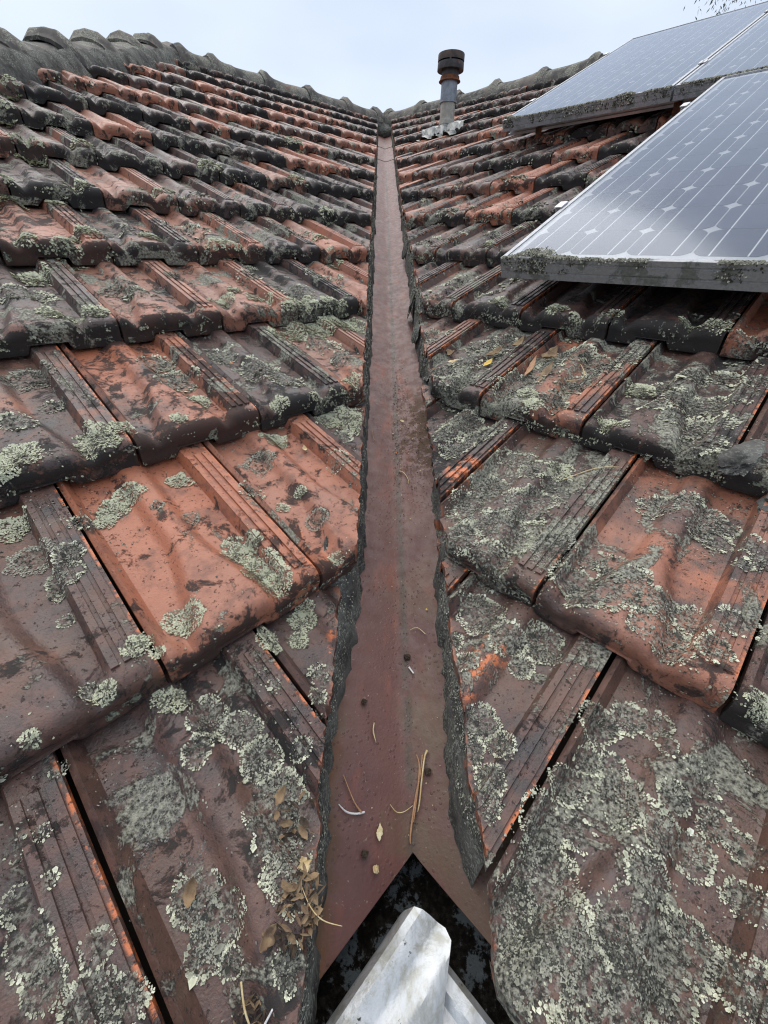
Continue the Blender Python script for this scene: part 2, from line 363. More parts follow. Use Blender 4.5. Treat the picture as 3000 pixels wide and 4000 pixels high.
COL=[(0,0.043,0.713,0.02,'p'),(0,0.071,0.729,0.017,'p'),(0,0.028,0.697,0.013,'p'),(0,0.146,0.729,0.017,'p'),(0,0.34,0.749,0.023,'p'),(0,0.041,0.491,0.019,'p'),(0,-0.011,0.421,0.014,'p'),(0,0.149,0.546,0.023,'p'),(0,0.154,0.505,0.022,'p'),(0,0.156,0.473,0.019,'p'),(0,0.166,0.549,0.014,'p'),(0,0.166,0.415,0.015,'p'),(0,0.147,0.399,0.012,'p'),(0,0.181,0.43,0.01,'p'),(0,0.112,0.421,0.014,'p'),(0,0.115,0.4,0.008,'p'),(0,0.25,0.456,0.01,'p'),(0,-0.064,0.677,0.025,'r'),(0,-0.027,0.646,0.017,'g'),(0,-0.044,0.618,0.023,'g'),(0,0.002,0.694,0.015,'g'),(0,-0.065,0.741,0.02,'p'),(0,0.069,0.823,0.028,'p'),(0,0.108,0.829,0.015,'p'),(0,-0.029,0.816,0.026,'p'),(0,-0.052,0.807,0.017,'p'),(0,0.044,1.049,0.036,'r'),(0,0.123,0.644,0.015,'r'),(0,0.093,0.681,0.011,'r'),(0,0.294,0.601,0.009,'p'),(0,0.252,0.592,0.009,'p'),(0,-0.016,0.483,0.01,'p'),(0,-0.005,0.485,0.007,'p'),(0,-0.056,0.456,0.011,'p'),(0,-0.002,0.463,0.006,'p'),(0,0.013,0.381,0.019,'g'),(0,0.032,0.346,0.022,'g'),(0,0.031,0.307,0.021,'g'),(0,-0.011,0.354,0.014,'g'),(0,0.017,0.234,0.032,'g'),(0,0.027,0.266,0.023,'g'),(0,0.004,0.2,0.023,'g'),(0,0.005,0.265,0.016,'g'),(0,-0.069,0.249,0.021,'g'),(0,-0.061,0.225,0.02,'g'),(0,-0.078,0.215,0.016,'g'),(0,-0.065,0.194,0.01,'g'),(0,-0.033,0.16,0.014,'g'),(0,-0.171,0.312,0.021,'g'),(0,-0.169,0.286,0.017,'g'),(0,-0.172,0.345,0.012,'g'),(0,-0.132,0.276,0.012,'g'),(0,-0.146,0.246,0.021,'g'),(0,-0.128,0.234,0.015,'g'),(0,-0.161,0.385,0.011,'g'),(0,-0.14,0.379,0.007,'g'),(0,-0.145,0.342,0.007,'g'),(0,0.07,0.285,0.01,'g'),(0,-0.116,0.422,0.007,'g'),(0,-0.059,0.352,0.017,'c'),(0,-0.056,0.32,0.015,'c'),(0,-0.078,0.327,0.014,'c'),(0,-0.065,0.388,0.015,'c'),(0,-0.056,0.275,0.013,'c'),(0,-0.039,0.366,0.012,'c'),(0,-0.083,0.374,0.011,'c'),(0,-0.089,0.31,0.009,'c'),(0,-0.061,0.567,0.008,'g'),(0,-0.068,0.469,0.01,'g'),(0,-0.119,0.45,0.007,'p'),(0,0.084,0.362,0.009,'g'),(0,0.143,0.338,0.015,'g'),(0,0.122,0.319,0.012,'g'),(0,0.276,0.703,0.028,'r'),(0,0.223,0.644,0.019,'g'),(0,0.047,0.954,0.018,'g'),(0,-0.009,0.903,0.022,'g'),(0,0.382,1.021,0.034,'g'),(0,0.244,1.039,0.031,'g'),(0,0.25,0.956,0.037,'g'),(0,0.256,0.877,0.022,'p'),(0,0.193,0.818,0.012,'p'),(0,0.422,0.937,0.043,'g'),(0,0.451,0.875,0.035,'g'),(0,0.549,0.979,0.029,'g'),(0,0.669,1.109,0.067,'p'),(0,0.784,1.089,0.061,'p'),(0,0.53,0.743,0.045,'p'),(0,0.47,0.766,0.026,'p'),(0,0.551,1.063,0.025,'p'),(0,0.587,0.812,0.024,'p'),(0,0.767,1.067,0.041,'p'),(0,0.648,0.998,0.043,'g'),(0,0.642,0.913,0.031,'g'),(0,0.47,0.702,0.025,'g'),(0,0.4,0.63,0.023,'g'),(0,0.276,0.536,0.016,'r'),(0,0.379,0.801,0.016,'p'),(0,0.195,1.172,0.019,'p'),(0,0.135,1.183,0.022,'p'),(0,0.295,1.317,0.044,'r'),(0,0.316,1.272,0.035,'g'),(0,0.108,1.295,0.044,'g'),(0,0.484,1.207,0.03,'p'),(0,0.545,1.247,0.021,'p'),(0,0.581,1.194,0.032,'p'),(0,0.451,1.352,0.03,'r'),(0,0.722,1.228,0.048,'g'),(0,0.9,1.328,0.056,'g'),(0,0.643,1.342,0.035,'g'),(0,0.154,1.4,0.032,'p'),(0,0.248,1.476,0.022,'p'),(0,0.314,1.553,0.029,'p'),(0,0.175,1.498,0.021,'p'),(0,0.463,1.534,0.027,'p'),(0,0.63,1.498,0.036,'p'),(0,0.801,1.722,0.058,'r'),(0,0.45,1.59,0.044,'g'),(0,0.6,1.633,0.062,'g'),(0,0.99,1.67,0.08,'g'),(0,0.321,1.79,0.021,'p'),(0,0.398,1.853,0.028,'p'),(0,0.366,2.156,0.037,'P'),(0,0.541,2.209,0.031,'P'),(0,0.215,1.81,0.034,'P'),(0,0.492,2.865,0.047,'P'),(0,0.395,2.5,0.028,'P'),(0,0.977,2.193,0.036,'P'),(0,1.836,2.862,0.056,'P'),(0,0.76,1.863,0.044,'g'),(0,0.692,1.886,0.028,'p'),(0,0.609,1.868,0.026,'p'),(0,1.396,2.194,0.04,'p'),(0,0.695,1.454,0.025,'p'),(0,1.039,1.455,0.028,'p'),(0,1.087,1.602,0.03,'p'),(0,1.283,1.829,0.029,'p'),(1,-0.018,0.15,0.026,'g'),(1,-0.007,0.196,0.03,'g'),(1,0.015,0.173,0.032,'g'),(1,0.011,0.138,0.027,'g'),(1,0.042,0.161,0.03,'g'),(1,0.007,0.108,0.02,'g'),(1,0.059,0.208,0.03,'g'),(1,0.088,0.199,0.028,'g'),(1,0.07,0.167,0.025,'g'),(1,0.103,0.235,0.025,'g'),(1,0.13,0.241,0.021,'g'),(1,0.124,0.297,0.016,'g'),(1,0.082,0.3,0.017,'g'),(1,0.059,0.257,0.018,'g'),(1,0.091,0.34,0.016,'g'),(1,0.114,0.334,0.014,'g'),(1,-0.027,0.234,0.024,'g'),(1,-0.025,0.278,0.02,'g'),(1,-0.027,0.356,0.019,'g'),(1,-0.008,0.384,0.016,'g'),(1,0.017,0.392,0.015,'g'),(1,0.035,0.378,0.01,'g'),(1,0.057,0.375,0.011,'g'),(1,0.079,0.368,0.01,'g'),(1,0.001,0.327,0.016,'g'),(1,-0.022,0.313,0.015,'g'),(1,0.019,0.305,0.023,'g'),(1,0.054,0.336,0.015,'g'),(1,0.055,0.298,0.015,'g'),(1,-0.001,0.248,0.015,'g'),(1,-0.13,0.272,0.021,'g'),(1,-0.122,0.241,0.016,'g'),(1,-0.1,0.265,0.016,'g'),(1,-0.091,0.231,0.017,'g'),(1,-0.081,0.207,0.015,'g'),(1,-0.083,0.184,0.012,'g'),(1,-0.057,0.158,0.006,'p'),(1,-0.19,0.318,0.018,'g'),(1,-0.191,0.279,0.013,'g'),(1,-0.209,0.303,0.013,'g'),(1,-0.221,0.334,0.014,'g'),(1,-0.21,0.393,0.028,'g'),(1,-0.162,0.386,0.026,'g'),(1,-0.128,0.41,0.025,'g'),(1,-0.11,0.4,0.015,'g'),(1,-0.133,0.361,0.015,'g'),(1,-0.233,0.404,0.02,'g'),(1,-0.329,0.543,0.04,'g'),(1,-0.331,0.603,0.035,'g'),(1,-0.263,0.525,0.044,'g'),(1,-0.263,0.581,0.039,'g'),(1,-0.297,0.471,0.029,'g'),(1,-0.242,0.465,0.03,'g'),(1,-0.247,0.613,0.029,'g'),(1,-0.242,0.664,0.026,'g'),(1,-0.213,0.655,0.019,'g'),(1,-0.253,0.702,0.019,'p'),(1,-0.291,0.676,0.028,'g'),(1,-0.338,0.693,0.025,'g'),(1,-0.177,0.526,0.034,'r'),(1,-0.316,0.704,0.021,'g'),(1,-0.131,0.546,0.02,'g'),(1,-0.1,0.548,0.021,'g'),(1,-0.072,0.54,0.02,'g'),(1,-0.13,0.501,0.027,'g'),(1,-0.092,0.501,0.031,'g'),(1,-0.053,0.52,0.02,'g'),(1,-0.027,0.523,0.02,'g'),(1,0.002,0.528,0.019,'g'),(1,0.037,0.538,0.019,'g'),(1,-0.005,0.478,0.023,'g'),(1,-0.036,0.478,0.019,'g'),(1,0.032,0.493,0.017,'g'),(1,-0.105,0.476,0.021,'g'),(1,0.05,0.541,0.013,'g'),(1,-0.092,0.701,0.026,'g'),(1,-0.061,0.718,0.025,'g'),(1,-0.031,0.715,0.021,'g'),(1,-0.005,0.701,0.018,'g'),(1,-0.007,0.671,0.018,'g'),(1,-0.032,0.684,0.021,'g'),(1,0.024,0.672,0.015,'g'),(1,0.04,0.648,0.012,'g'),(1,0.025,0.63,0.01,'g'),(1,-0.221,0.954,0.023,'P'),(1,-0.187,0.982,0.025,'g'),(1,-0.155,1.025,0.028,'g'),(1,-0.113,1.056,0.027,'g'),(1,-0.064,1.027,0.026,'g'),(1,-0.141,0.939,0.033,'g'),(1,-0.093,0.877,0.031,'g'),(1,-0.139,0.87,0.026,'g'),(1,-0.178,0.895,0.02,'g'),(1,-0.092,0.959,0.029,'g'),(1,-0.225,0.817,0.018,'p'),(1,-0.2,0.815,0.013,'p'),(1,-0.087,0.817,0.03,'g'),(1,-0.393,1.038,0.043,'g'),(1,-0.341,1.034,0.033,'g'),(1,-0.414,0.954,0.042,'g'),(1,-0.434,0.892,0.042,'g'),(1,-0.436,0.838,0.033,'g'),(1,-0.33,0.93,0.039,'g'),(1,-0.344,0.841,0.031,'g'),(1,-0.362,0.802,0.015,'p'),(1,-0.393,0.838,0.016,'p'),(1,-0.31,0.989,0.032,'g'),(1,-0.283,1.034,0.024,'g'),(1,-0.623,1.015,0.041,'g'),(1,-0.607,0.91,0.039,'g'),(1,-0.615,0.845,0.034,'g'),(1,-0.542,0.972,0.033,'g'),(1,-0.53,0.856,0.036,'g'),(1,-0.56,0.807,0.032,'g'),(1,-0.566,1.053,0.03,'g'),(1,-0.766,1.025,0.039,'g'),(1,-0.761,0.976,0.033,'g'),(1,-0.491,0.746,0.038,'g'),(1,-0.501,0.692,0.033,'g'),(1,-0.431,0.708,0.032,'g'),(1,-0.448,0.669,0.032,'g'),(1,-0.421,0.744,0.024,'g'),(1,-0.895,1.219,0.045,'g'),(1,-0.89,1.312,0.046,'g'),(1,-0.903,1.158,0.032,'g'),(1,-0.743,1.243,0.035,'g'),(1,-0.737,1.361,0.036,'g'),(1,-0.669,1.174,0.022,'p'),(1,-0.438,1.129,0.02,'p'),(1,-0.501,1.16,0.024,'p'),(1,-0.36,1.169,0.018,'p'),(1,-0.217,1.164,0.019,'p'),(1,-0.166,1.158,0.022,'p'),(1,-0.14,1.202,0.015,'g'),(1,-0.115,1.137,0.021,'g'),(1,-0.22,1.222,0.016,'g'),(1,-0.079,1.083,0.013,'g'),(1,-1.237,1.583,0.051,'g'),(1,-1.154,1.625,0.049,'g'),(1,-1.013,1.663,0.046,'g'),(1,-0.96,1.701,0.038,'g'),(1,-1.207,1.894,0.045,'g'),(1,-1.35,1.861,0.048,'g'),(1,-1.075,1.925,0.042,'g'),(1,-0.941,1.865,0.039,'g'),(1,-1.521,2.208,0.044,'g'),(1,-1.241,2.205,0.043,'g'),(1,-0.946,1.53,0.029,'p'),(1,-0.893,1.778,0.03,'g'),(1,-1.653,2.114,0.046,'g'),(1,0.08,0.461,0.012,'p'),(1,0.09,0.452,0.012,'p'),(1,0.101,0.412,0.007,'g')]
BARE=[(1,-0.171,0.355,0.024),(1,-0.171,0.328,0.021),(1,-0.169,0.289,0.018),(1,-0.159,0.259,0.010),(1,-0.391,0.611,0.033),(1,-0.385,0.580,0.021),(0,0.186,0.371,0.007),(0,0.173,0.361,0.006),(1,-0.096,0.194,0.005),(1,0.017,0.289,0.009),(0,0.239,0.536,0.010)]
# ---------------------------------------------------------------- roof tile shape
def tile_top(a, v):
    "height of the tile's weather side over the roof plane; a = 0..1 across, v = metres up from the nose"
    a = np.asarray(a, float); v = np.asarray(v, float)
    base = .0495-v*(.0375/.343)
    s = sm(.03, .17, v)
    r0 = .26+(.38-.26)*s; r1 = .60+(.475-.60)*s
    p1 = sm(.025, .075, a)*(1-sm(r0-.09, r0+.01, a)); p2 = sm(r1-.01, r1+.09, a)*(1-sm(.762, .792, a))
    e = sm(.016, .055, v)
    pan = .0195*e*(p1+p2)
    roll = .0045*sm(.09, .2, v)*(1-np.clip(p1+p2, 0, 1))*(a > .2)*(a < .62)
    notch = .0175*(1-e)*(np.exp(-((a-.14)/.055)**2)+np.exp(-((a-.69)/.05)**2))
    rim = .006*(1-sm(.0, .03, a))
    fl = 0
    for c, wd in ((.815, .036), (.875, .036), (.935, .036)):
        fl = fl+(np.abs(a-c) < wd*.5+1e-6)
    fl = .0030*np.clip(fl, 0, 1)*(v > .03)*(v < .318)
    swell = .0015*(1-e)*np.exp(-((a-.42)/.12)**2)
    return base-pan-roll-notch-rim+fl+swell
def cutout(a):
    return .0175*sm(.25, .285, a)*(1-sm(.545, .59, a))
NOSE = [(.0145, -.0006), (.0090, -.003), (.0045, -.0072), (.0014, -.013), (0, -.020), (.0002, -.030)]
A0 = sorted(set([0, .012, .03, .05, .075]+[round(x, 3) for x in np.linspace(.10, .76, 30)]+[.264, .275, .285, .545, .56, .575, .765, .78, .795,
    .7955, .797, .833, .8345, .8555, .857, .893, .8945, .9155, .917, .953, .9545, .966, .975]))
V0 = list(np.linspace(.405, .345, 3))+[.319, .3175]+list(np.linspace(.305, .075, 26))+[.065, .056, .048, .04, .0305, .0295, .023]
A1 = [0, .03, .06, .10, .14, .18, .22, .27, .3, .34, .38, .43, .475, .52, .555, .6, .65, .69, .73, .765, .792, .797, .833, .838, .852, .857, .893, .898, .912, .917, .953, .958, .975]
V1 = [.40, .345, .319, .316, .27, .22, .17, .13, .10, .075, .06, .045, .031, .0285, .022]
A2 = [0, .03, .08, .14, .2, .27, .29, .36, .43, .50, .55, .58, .64, .69, .74, .79, .88, .975]
V2 = [.40, .30, .20, .12, .07, .05, .03, .02]
def tile_geo(A, V, seed=0, amp=.0005):
    A = np.array(A); na = len(A); rows = []; nose = []
    for v in V:
        h = tile_top(A, v)+amp*2*(fbm(A*9+seed, np.full(na, v*40.)+seed, seed, 3)-.5); rows.append((np.full(na, v), h)); nose.append(0)
    htop = tile_top(A, .016)
    for i, (v, dh) in enumerate(NOSE):
        k = (len(NOSE)-i)/len(NOSE)
        hh = .048+(htop-.048)*k+dh
        rows.append((np.full(na, v), hh)); nose.append(min(1, (i+1)/4))
    c = cutout(A)
    rows.append((np.full(na, -.0035), np.minimum(.0095+c, .0495-.030-.001))); nose.append(1)
    rows.append((np.full(na, -.0035), .0005+c)); nose.append(1)
    n = len(rows); Y = np.array([r[0] for r in rows]); Z = np.array([r[1] for r in rows])
    dY = np.gradient(Y, axis=0); dZ = np.gradient(Z, axis=0); L = np.hypot(dY, dZ)+1e-9
    IY = Y+(-dZ/L)*-.011; IZ = Z-(np.abs(dY)/L)*.013
    IY[:len(V)] = Y[:len(V)]; IZ[:len(V)] = Z[:len(V)]-.013
    IY[-2:] = .010; IZ[-1] = .0005+c; IZ[-2] = .009+c
    IY[len(V):-2] = np.maximum(IY[len(V):-2], .0105)
    IZ = np.minimum(IZ, Z+.0)
    X = np.broadcast_to(A*W, Y.shape)
    vo = np.stack([X, Y, Z], -1).reshape(-1, 3); vi = np.stack([X, IY, IZ], -1).reshape(-1, 3)
    verts = np.vstack([vo, vi]); N = n*na
    f = grid_faces(n, na, True); f += [tuple(x+N for x in q[::-1]) for q in grid_faces(n, na, True)]
    for i in range(n-1):
        f.append((i*na, (i+1)*na, (i+1)*na+N, i*na+N)[::-1]); b = na-1
        f.append((i*na+b, (i+1)*na+b, (i+1)*na+b+N, i*na+b+N))
    for j in range(na-1):
        f.append((j, j+1, j+1+N, j+N)[::-1]); b = (n-1)*na
        f.append((b+j, b+j+1, b+j+1+N, b+j+N))
    m = np.zeros((len(verts), 4)); m[:, 3] = 1
    ns = np.repeat(np.array(nose, float), na); m[:N, 0] = ns; m[N:, 0] = ns
    ed = ((A > .962)*1.0); m[:N, 1] = np.tile(ed, n)*(1-ns*.6); m[N:, 1] = m[:N, 1]
    return verts, f, m
def make_tile_mesh(A, V, seed, side=None, u0=None, t0=None, clips=(), amp=.0005):
    verts, f, m = tile_geo(A, V, seed, amp)
    if side is not None and dist_tile(side, u0, t0) < 1.5:
        m[:, 2] = colmask(side, u0+verts[:, 0], t0+np.maximum(verts[:, 1], 0.0))
        for (bs_, bu, bt, br) in BARE:
            if bs_ == side: m[:, 1] = np.maximum(m[:, 1], 1.6*(1-sm(.6, 1.15, np.hypot(u0+verts[:, 0]-bu, t0+verts[:, 1]-bt)/br/(1+.5*(fbm(verts[:, 0]*50, verts[:, 1]*50, 3)-.5)))))
    me = mesh_np('roof_tile', verts, f, M['tile'], True)
    at = me.color_attributes.new('mask', 'FLOAT_COLOR', 'POINT'); at.data.foreach_set('color', m.ravel())
    if clips:
        bm = bmesh.new(); bm.from_mesh(me); lay = bm.verts.layers.float_color['mask']
        for (no, co, keep_pos, jag) in clips:
            no = Vector(no)
            bmesh.ops.bisect_plane(bm, geom=bm.verts[:]+bm.edges[:]+bm.faces[:], plane_co=co, plane_no=no, clear_outer=not keep_pos, clear_inner=keep_pos)
            if len(bm.faces) < 4: break
            be = [e for e in bm.edges if e.is_boundary]
            bv = {v for e in be for v in e.verts}
            bmesh.ops.holes_fill(bm, edges=be, sides=0)
            for v in bv:
                s_ = float(fbm(np.array([v.co.x*60+seed]), np.array([v.co.y*60.]), 5, 3)[0])-.5
                fine = float(vnoise(np.array([v.co.x*330+seed]), np.array([v.co.y*330.]), 9)[0])-.5
                v.co += no*((s_*.9+fine*.28)*jag)*(1 if keep_pos else -1)
                if jag > 0: c = v[lay]; v[lay] = (c[0]*.3, .45, c[2]*.5, 1)
        me.clear_geometry()
        if len(bm.faces) < 4: bm.free(); return None
        bmesh.ops.triangulate(bm, faces=[x for x in bm.faces if len(x.verts) > 4])
        bmesh.ops.recalc_face_normals(bm, faces=bm.faces[:])
        bm.to_mesh(me); bm.free(); me.polygons.foreach_set('use_smooth', [True]*len(me.polygons))
    me.set_sharp_from_angle(angle=math.radians(38)); me.update()
    return me
def dist_tile(side, u0, t0):
    return float(np.linalg.norm(on(side, u0+W/2, t0+.15)-CAM))
CA = {s: np.array([(c[1], c[2], c[3], {'p': 1, 'P': 1, 'g': 1, 'r': 2, 'c': 0}[c[4]]) for c in COL if c[0] == s]) for s in (0, 1)}
def colmask(side, u, t):
    res = np.zeros(len(u)); u = np.asarray(u); t = np.asarray(t)
    wob = 1+.55*(fbm(u*38, t*38, 3, 3)-.5)*2
    for cu, ct_, r, ty in CA[side]:
        if ty == 0: continue
        if cu+r*1.5 < u.min() or cu-r*1.5 > u.max() or ct_+r*1.5 < t.min() or ct_-r*1.5 > t.max(): continue
        d = np.hypot(u-cu, t-ct_)/(r*wob)
        w_ = 1-sm(.75, 1.05, d)
        if ty == 2: w_ = w_*(.55+.45*sm(.4, .7, d))
        res = np.maximum(res, w_)
    return res
def in_view(P, mx_=.35, my=.35):
    d = P-CAM; z = d@FW
    if z < .05: return False
    x = (d@RT)/z*FOC*1000; y = -(d@UP)/z*FOC*1000
    return abs(x) < 1500*(1+mx_*2) and abs(y) < 2000*(1+my*2)

# ---------------------------------------------------------------- the ground far below and the house walls under the eaves
gm = bmesh.new(); bmesh.ops.create_grid(gm, x_segments=8, y_segments=8, size=120, matrix=Matrix.Translation((0, 0, -3.2)))
g_ = bm_obj('ground', gm, M['ground']); g_['kind'] = 'structure'

# ---------------------------------------------------------------- the two roof slopes
ROOF = {0: thing('roof_slope', 'left roof slope of mossy orange and black clay tiles below the hip with knobbly caps', 'roof', (0, 0, 0), 'tiled roof slopes'),
        1: thing('roof_slope', 'right roof slope of lichen covered clay tiles under the solar panels', 'roof', (0, 0, 0), 'tiled roof slopes')}
for s_ in (0, 1): del ROOF[s_]['group']
TONE = {  # (side, row, tile): orange, lichen, grime
 (0, -1, 0): (.30, .5, .3), (0, -1, 1): (.22, .7, .5), (0, -1, 2): (.30, .5, .4), (0, 0, 0): (.40, .5, .2), (0, 0, 1): (.74, .45, .42), (0, 0, 2): (.62, .6, .5), (0, 0, -1): (.3, .4, .4),
 (0, 1, 0): (.45, .6, .35), (0, 1, 1): (.60, .6, .85), (0, 1, 2): (.25, .8, .6), (0, 1, 3): (.62, .7, .5),
 (0, 2, 0): (.36, .8, .6), (0, 2, 1): (.58, .7, .7), (0, 2, 2): (.66, .7, .4), (0, 2, 3): (.18, .7, .8), (0, 2, 4): (.6, .6, .4),
 (0, 3, 0): (.64, .6, .85), (0, 3, 1): (.42, .9, .8), (0, 3, 2): (.60, .8, .6), (0, 3, 3): (.44, .9, .6), (0, 3, 4): (.74, .5, .3), (0, 3, 5): (.4, .8, .5),
 (0, 4, 0): (.22, .8, .8), (0, 4, 1): (.58, .7, .4), (0, 4, 2): (.42, .7, .4), (0, 4, 3): (.50, .8, .6), (0, 4, 4): (.25, .9, .8), (0, 4, 5): (.25, .7, .8),
 (0, 5, -1): (.62, .6, .4), (0, 5, 0): (.45, .9, .5), (0, 5, 1): (.16, .8, .9), (0, 5, 2): (.40, .7, .5), (0, 5, 3): (.2, .8, .8), (0, 5, 4): (.6, .8, .4), (0, 5, 5): (.15, .7, .9),
 (0, 6, 0): (.34, .8, .6), (0, 6, 1): (.74, .2, .2), (0, 6, 2): (.16, .8, .9), (0, 6, 3): (.40, .9, .5), (0, 6, 4): (.2, .7, .9), (0, 6, 5): (.8, .5, .2), (0, 6, 6): (.8, .4, .2),
 (0, 7, 0): (.14, .6, .9), (0, 7, 1): (.14, .6, .9), (0, 7, 2): (.36, .7, .5), (0, 7, 3): (.58, .4, .3), (0, 7, 4): (.4, .6, .5), (0, 7, 5): (.16, .7, .8), (0, 8, 1): (.66, .3, .2),
 (1, -1, 0): (.34, .9, .3), (1, -1, 1): (.36, 1, .3), (1, -1, 2): (.30, 1, .4), (1, 0, 0): (.28, .9, .3), (1, 0, 1): (.50, .7, .2), (1, 0, 2): (.2, .7, .6),
 (1, 1, 0): (.34, 1, .6), (1, 1, 1): (.5, .9, .4), (1, 1, 2): (.2, .9, .6), (1, 1, 3): (.2, .6, .6), (1, 2, 0): (.4, 1, .3), (1, 2, 1): (.3, .7, .6), (1, 2, 2): (.3, .6, .6), (1, 2, 3): (.22, .5, .7), (1, 2, 4): (.6, .6, .3),  # last but one entry: shade put into its dark tone and grime
 (1, 3, 0): (.4, .9, .3), (1, 3, 1): (.32, .7, .4), (1, 3, 2): (.36, .7, .5), (1, 4, 0): (.55, .9, .3), (1, 4, 1): (.5, .9, .4), (1, 4, 2): (.74, .5, .3), (1, 4, 3): (.3, .8, .5)}
shared = {}
def shared_mesh(lod, i):
    if (lod, i) not in shared:
        shared[(lod, i)] = make_tile_mesh(A1 if lod == 1 else A2, V1 if lod == 1 else V2, 40+i*7+lod, amp=.0005)
    return shared[(lod, i)]
placed = {0: 0, 1: 0}; rows_done = {}
TOPT = TR-.03
for side in (0, 1):
    for k in range(-1, 13):
        t0 = T0[side]+k*G; u_k = joint0(side, k)
        s0 = t0*ct; s1 = min(t0+.40, TOPT)*ct
        for jj in range(-45, 46):
            uR = u_k+jj*W; uL = uR-W
            if side == 0:
                xa = [(u-s)/S2 for u in (uL, uR) for s in (s0, s1)]
            else:
                xa = [(u+s)/S2 for u in (uL, uR) for s in (s0, s1)]
            cx = cutx(side, k); clips = []
            o = on(side, uL, t0)
            ex = np.array([AX[side][0][0], AX[side][1][0], AX[side][2][0]])
            if side == 0:
                if min(xa) > cx or max(xa) < -1.62: continue
                if max(xa) > cx-.01: clips.append((tuple(ex), tuple(ex*(cx-o[0])), False, .011))
                if min(xa) < -1.60: clips.append((tuple(ex), tuple(ex*(-1.61-o[0])), True, 0))
            else:
                if max(xa) < cx: continue
                if min(xa) < cx+.01: clips.append((tuple(ex), tuple(ex*(cx-o[0])), True, .011))
                if uR > 1.3: continue
            if t0+.40 > TOPT: clips.append(((0, 1, 0), (0, TOPT-t0, 0), False, 0))
            # name tiles by their place in the row, as in TONE
            jid = jj-(k//2) if side == 0 else None
            if side == 1:
                base = {-1: (-.5*W)}.get(k, 0)
                first = math.ceil((-s0-u_k)/W+1e-6); jid = jj-first
                if k >= 0 and (u_k+first*W)-(-s0+cx*S2) < .05: jid -= 1
            d = dist_tile(side, uL, t0)
            if d < 1.55: me = make_tile_mesh(A0, V0, (k*31+jj*7) % 97, side, uL, t0, clips, .00035)
            elif clips: me = make_tile_mesh(A1 if d < 3 else A2, V1 if d < 3 else V2, (k*31+jj*7) % 97, side, uL, t0, clips, .0009)
            else: me = shared_mesh(1 if d < 3.2 else 2, random.randrange(4))
            if me is None: continue
            q = bpy.data.objects.new('roof_tile', me); link(q, ROOF[side])
            rj = random.Random(k*1009+jj*31+side)
            jt = .3 if d < 1.2 else 1.0
            mm = frame4(side, uL+rj.uniform(-.0006, .0006), t0+rj.uniform(-.003, .003)*jt, rj.uniform(-.0008, .0012)*jt)
            rot = Matrix.Rotation(math.radians(rj.uniform(-.35, .35)*jt), 4, 'Z') @ Matrix.Rotation(math.radians(rj.uniform(-.25, .35)*jt), 4, 'X')
            q.matrix_world = mm @ (rot if not clips else Matrix.Identity(4))
            if (side, k, jid) in TONE: c = TONE[(side, k, jid)]
            else:
                rr = rj.random()
                if side == 0: orange = rj.uniform(.58, .80) if rr < .30 else rj.uniform(.10, .28) if rr < .72 else rj.uniform(.34, .5)
                else: orange = rj.uniform(.6, .8) if rr < .25 else rj.uniform(.15, .30) if rr < .48 else rj.uniform(.34, .5)
                if k == -1: orange = rj.uniform(.25, .4)
                c = (orange, rj.uniform(.35, .8)+(.15 if side else 0), rj.uniform(.15, .45)+(.35 if orange < .3 else 0))
            q.color = (c[0], c[1], c[2], 1)
            placed[side] += 1
print('tiles', placed)
# roof deck under the tiles (kept below the cut line, so that it stays out of the valley)
for side in (0, 1):
    pts = []
    if side == 0: cor = [(-1.62, 0), (-.16, 0), (-.16, 1), (-1.62, 1)]
    else: cor = [(.14, 0), (1.0, 0), (4.0, 1), (.14, 1)]
    def at(x, t):
        u = x*S2+t*ct if side == 0 else x*S2-t*ct
        return u
    tt = (.19, TR)
    vs = []
    for h in (-.045, -.065):
        for x, e in cor: vs.append(on(side, at(x, tt[e]), tt[e], h))
    me = mesh_np('roof_deck', vs, [(0, 1, 2, 3), (7, 6, 5, 4), (0, 4, 5, 1), (1, 5, 6, 2), (2, 6, 7, 3), (3, 7, 4, 0)], M['deck'], False)
    obj('roof_deck', me, ROOF[side])
# battens seen in the gaps are covered; fascia boards behind the gutter
for side in (0, 1):
    bm = bmesh.new(); a = AX[side][0]
    c = on(side, 0, .200)
    L_ = 2.6; mm = Matrix.Identity(4)
    for i in range(3): mm[i][0] = a[i]
    nrm = np.cross(a, [0, 0, 1])
    for i in range(3): mm[i][1] = nrm[i]; mm[i][2] = (0, 0, 1)[i]
    ctr = c+a*(-L_/2-.0+ (.172 if side == 0 else -.172)*0+ (.13 if side == 0 else 0))
    if side == 1: ctr = c+a*(L_/2-.13)
    for i in range(3): mm[i][3] = ctr[i]
    mm[2][3] = -.16
    box_bm(bm, (L_, .02, .2), mm)
    bm_obj('fascia_board', bm, M['deck'], ROOF[side])

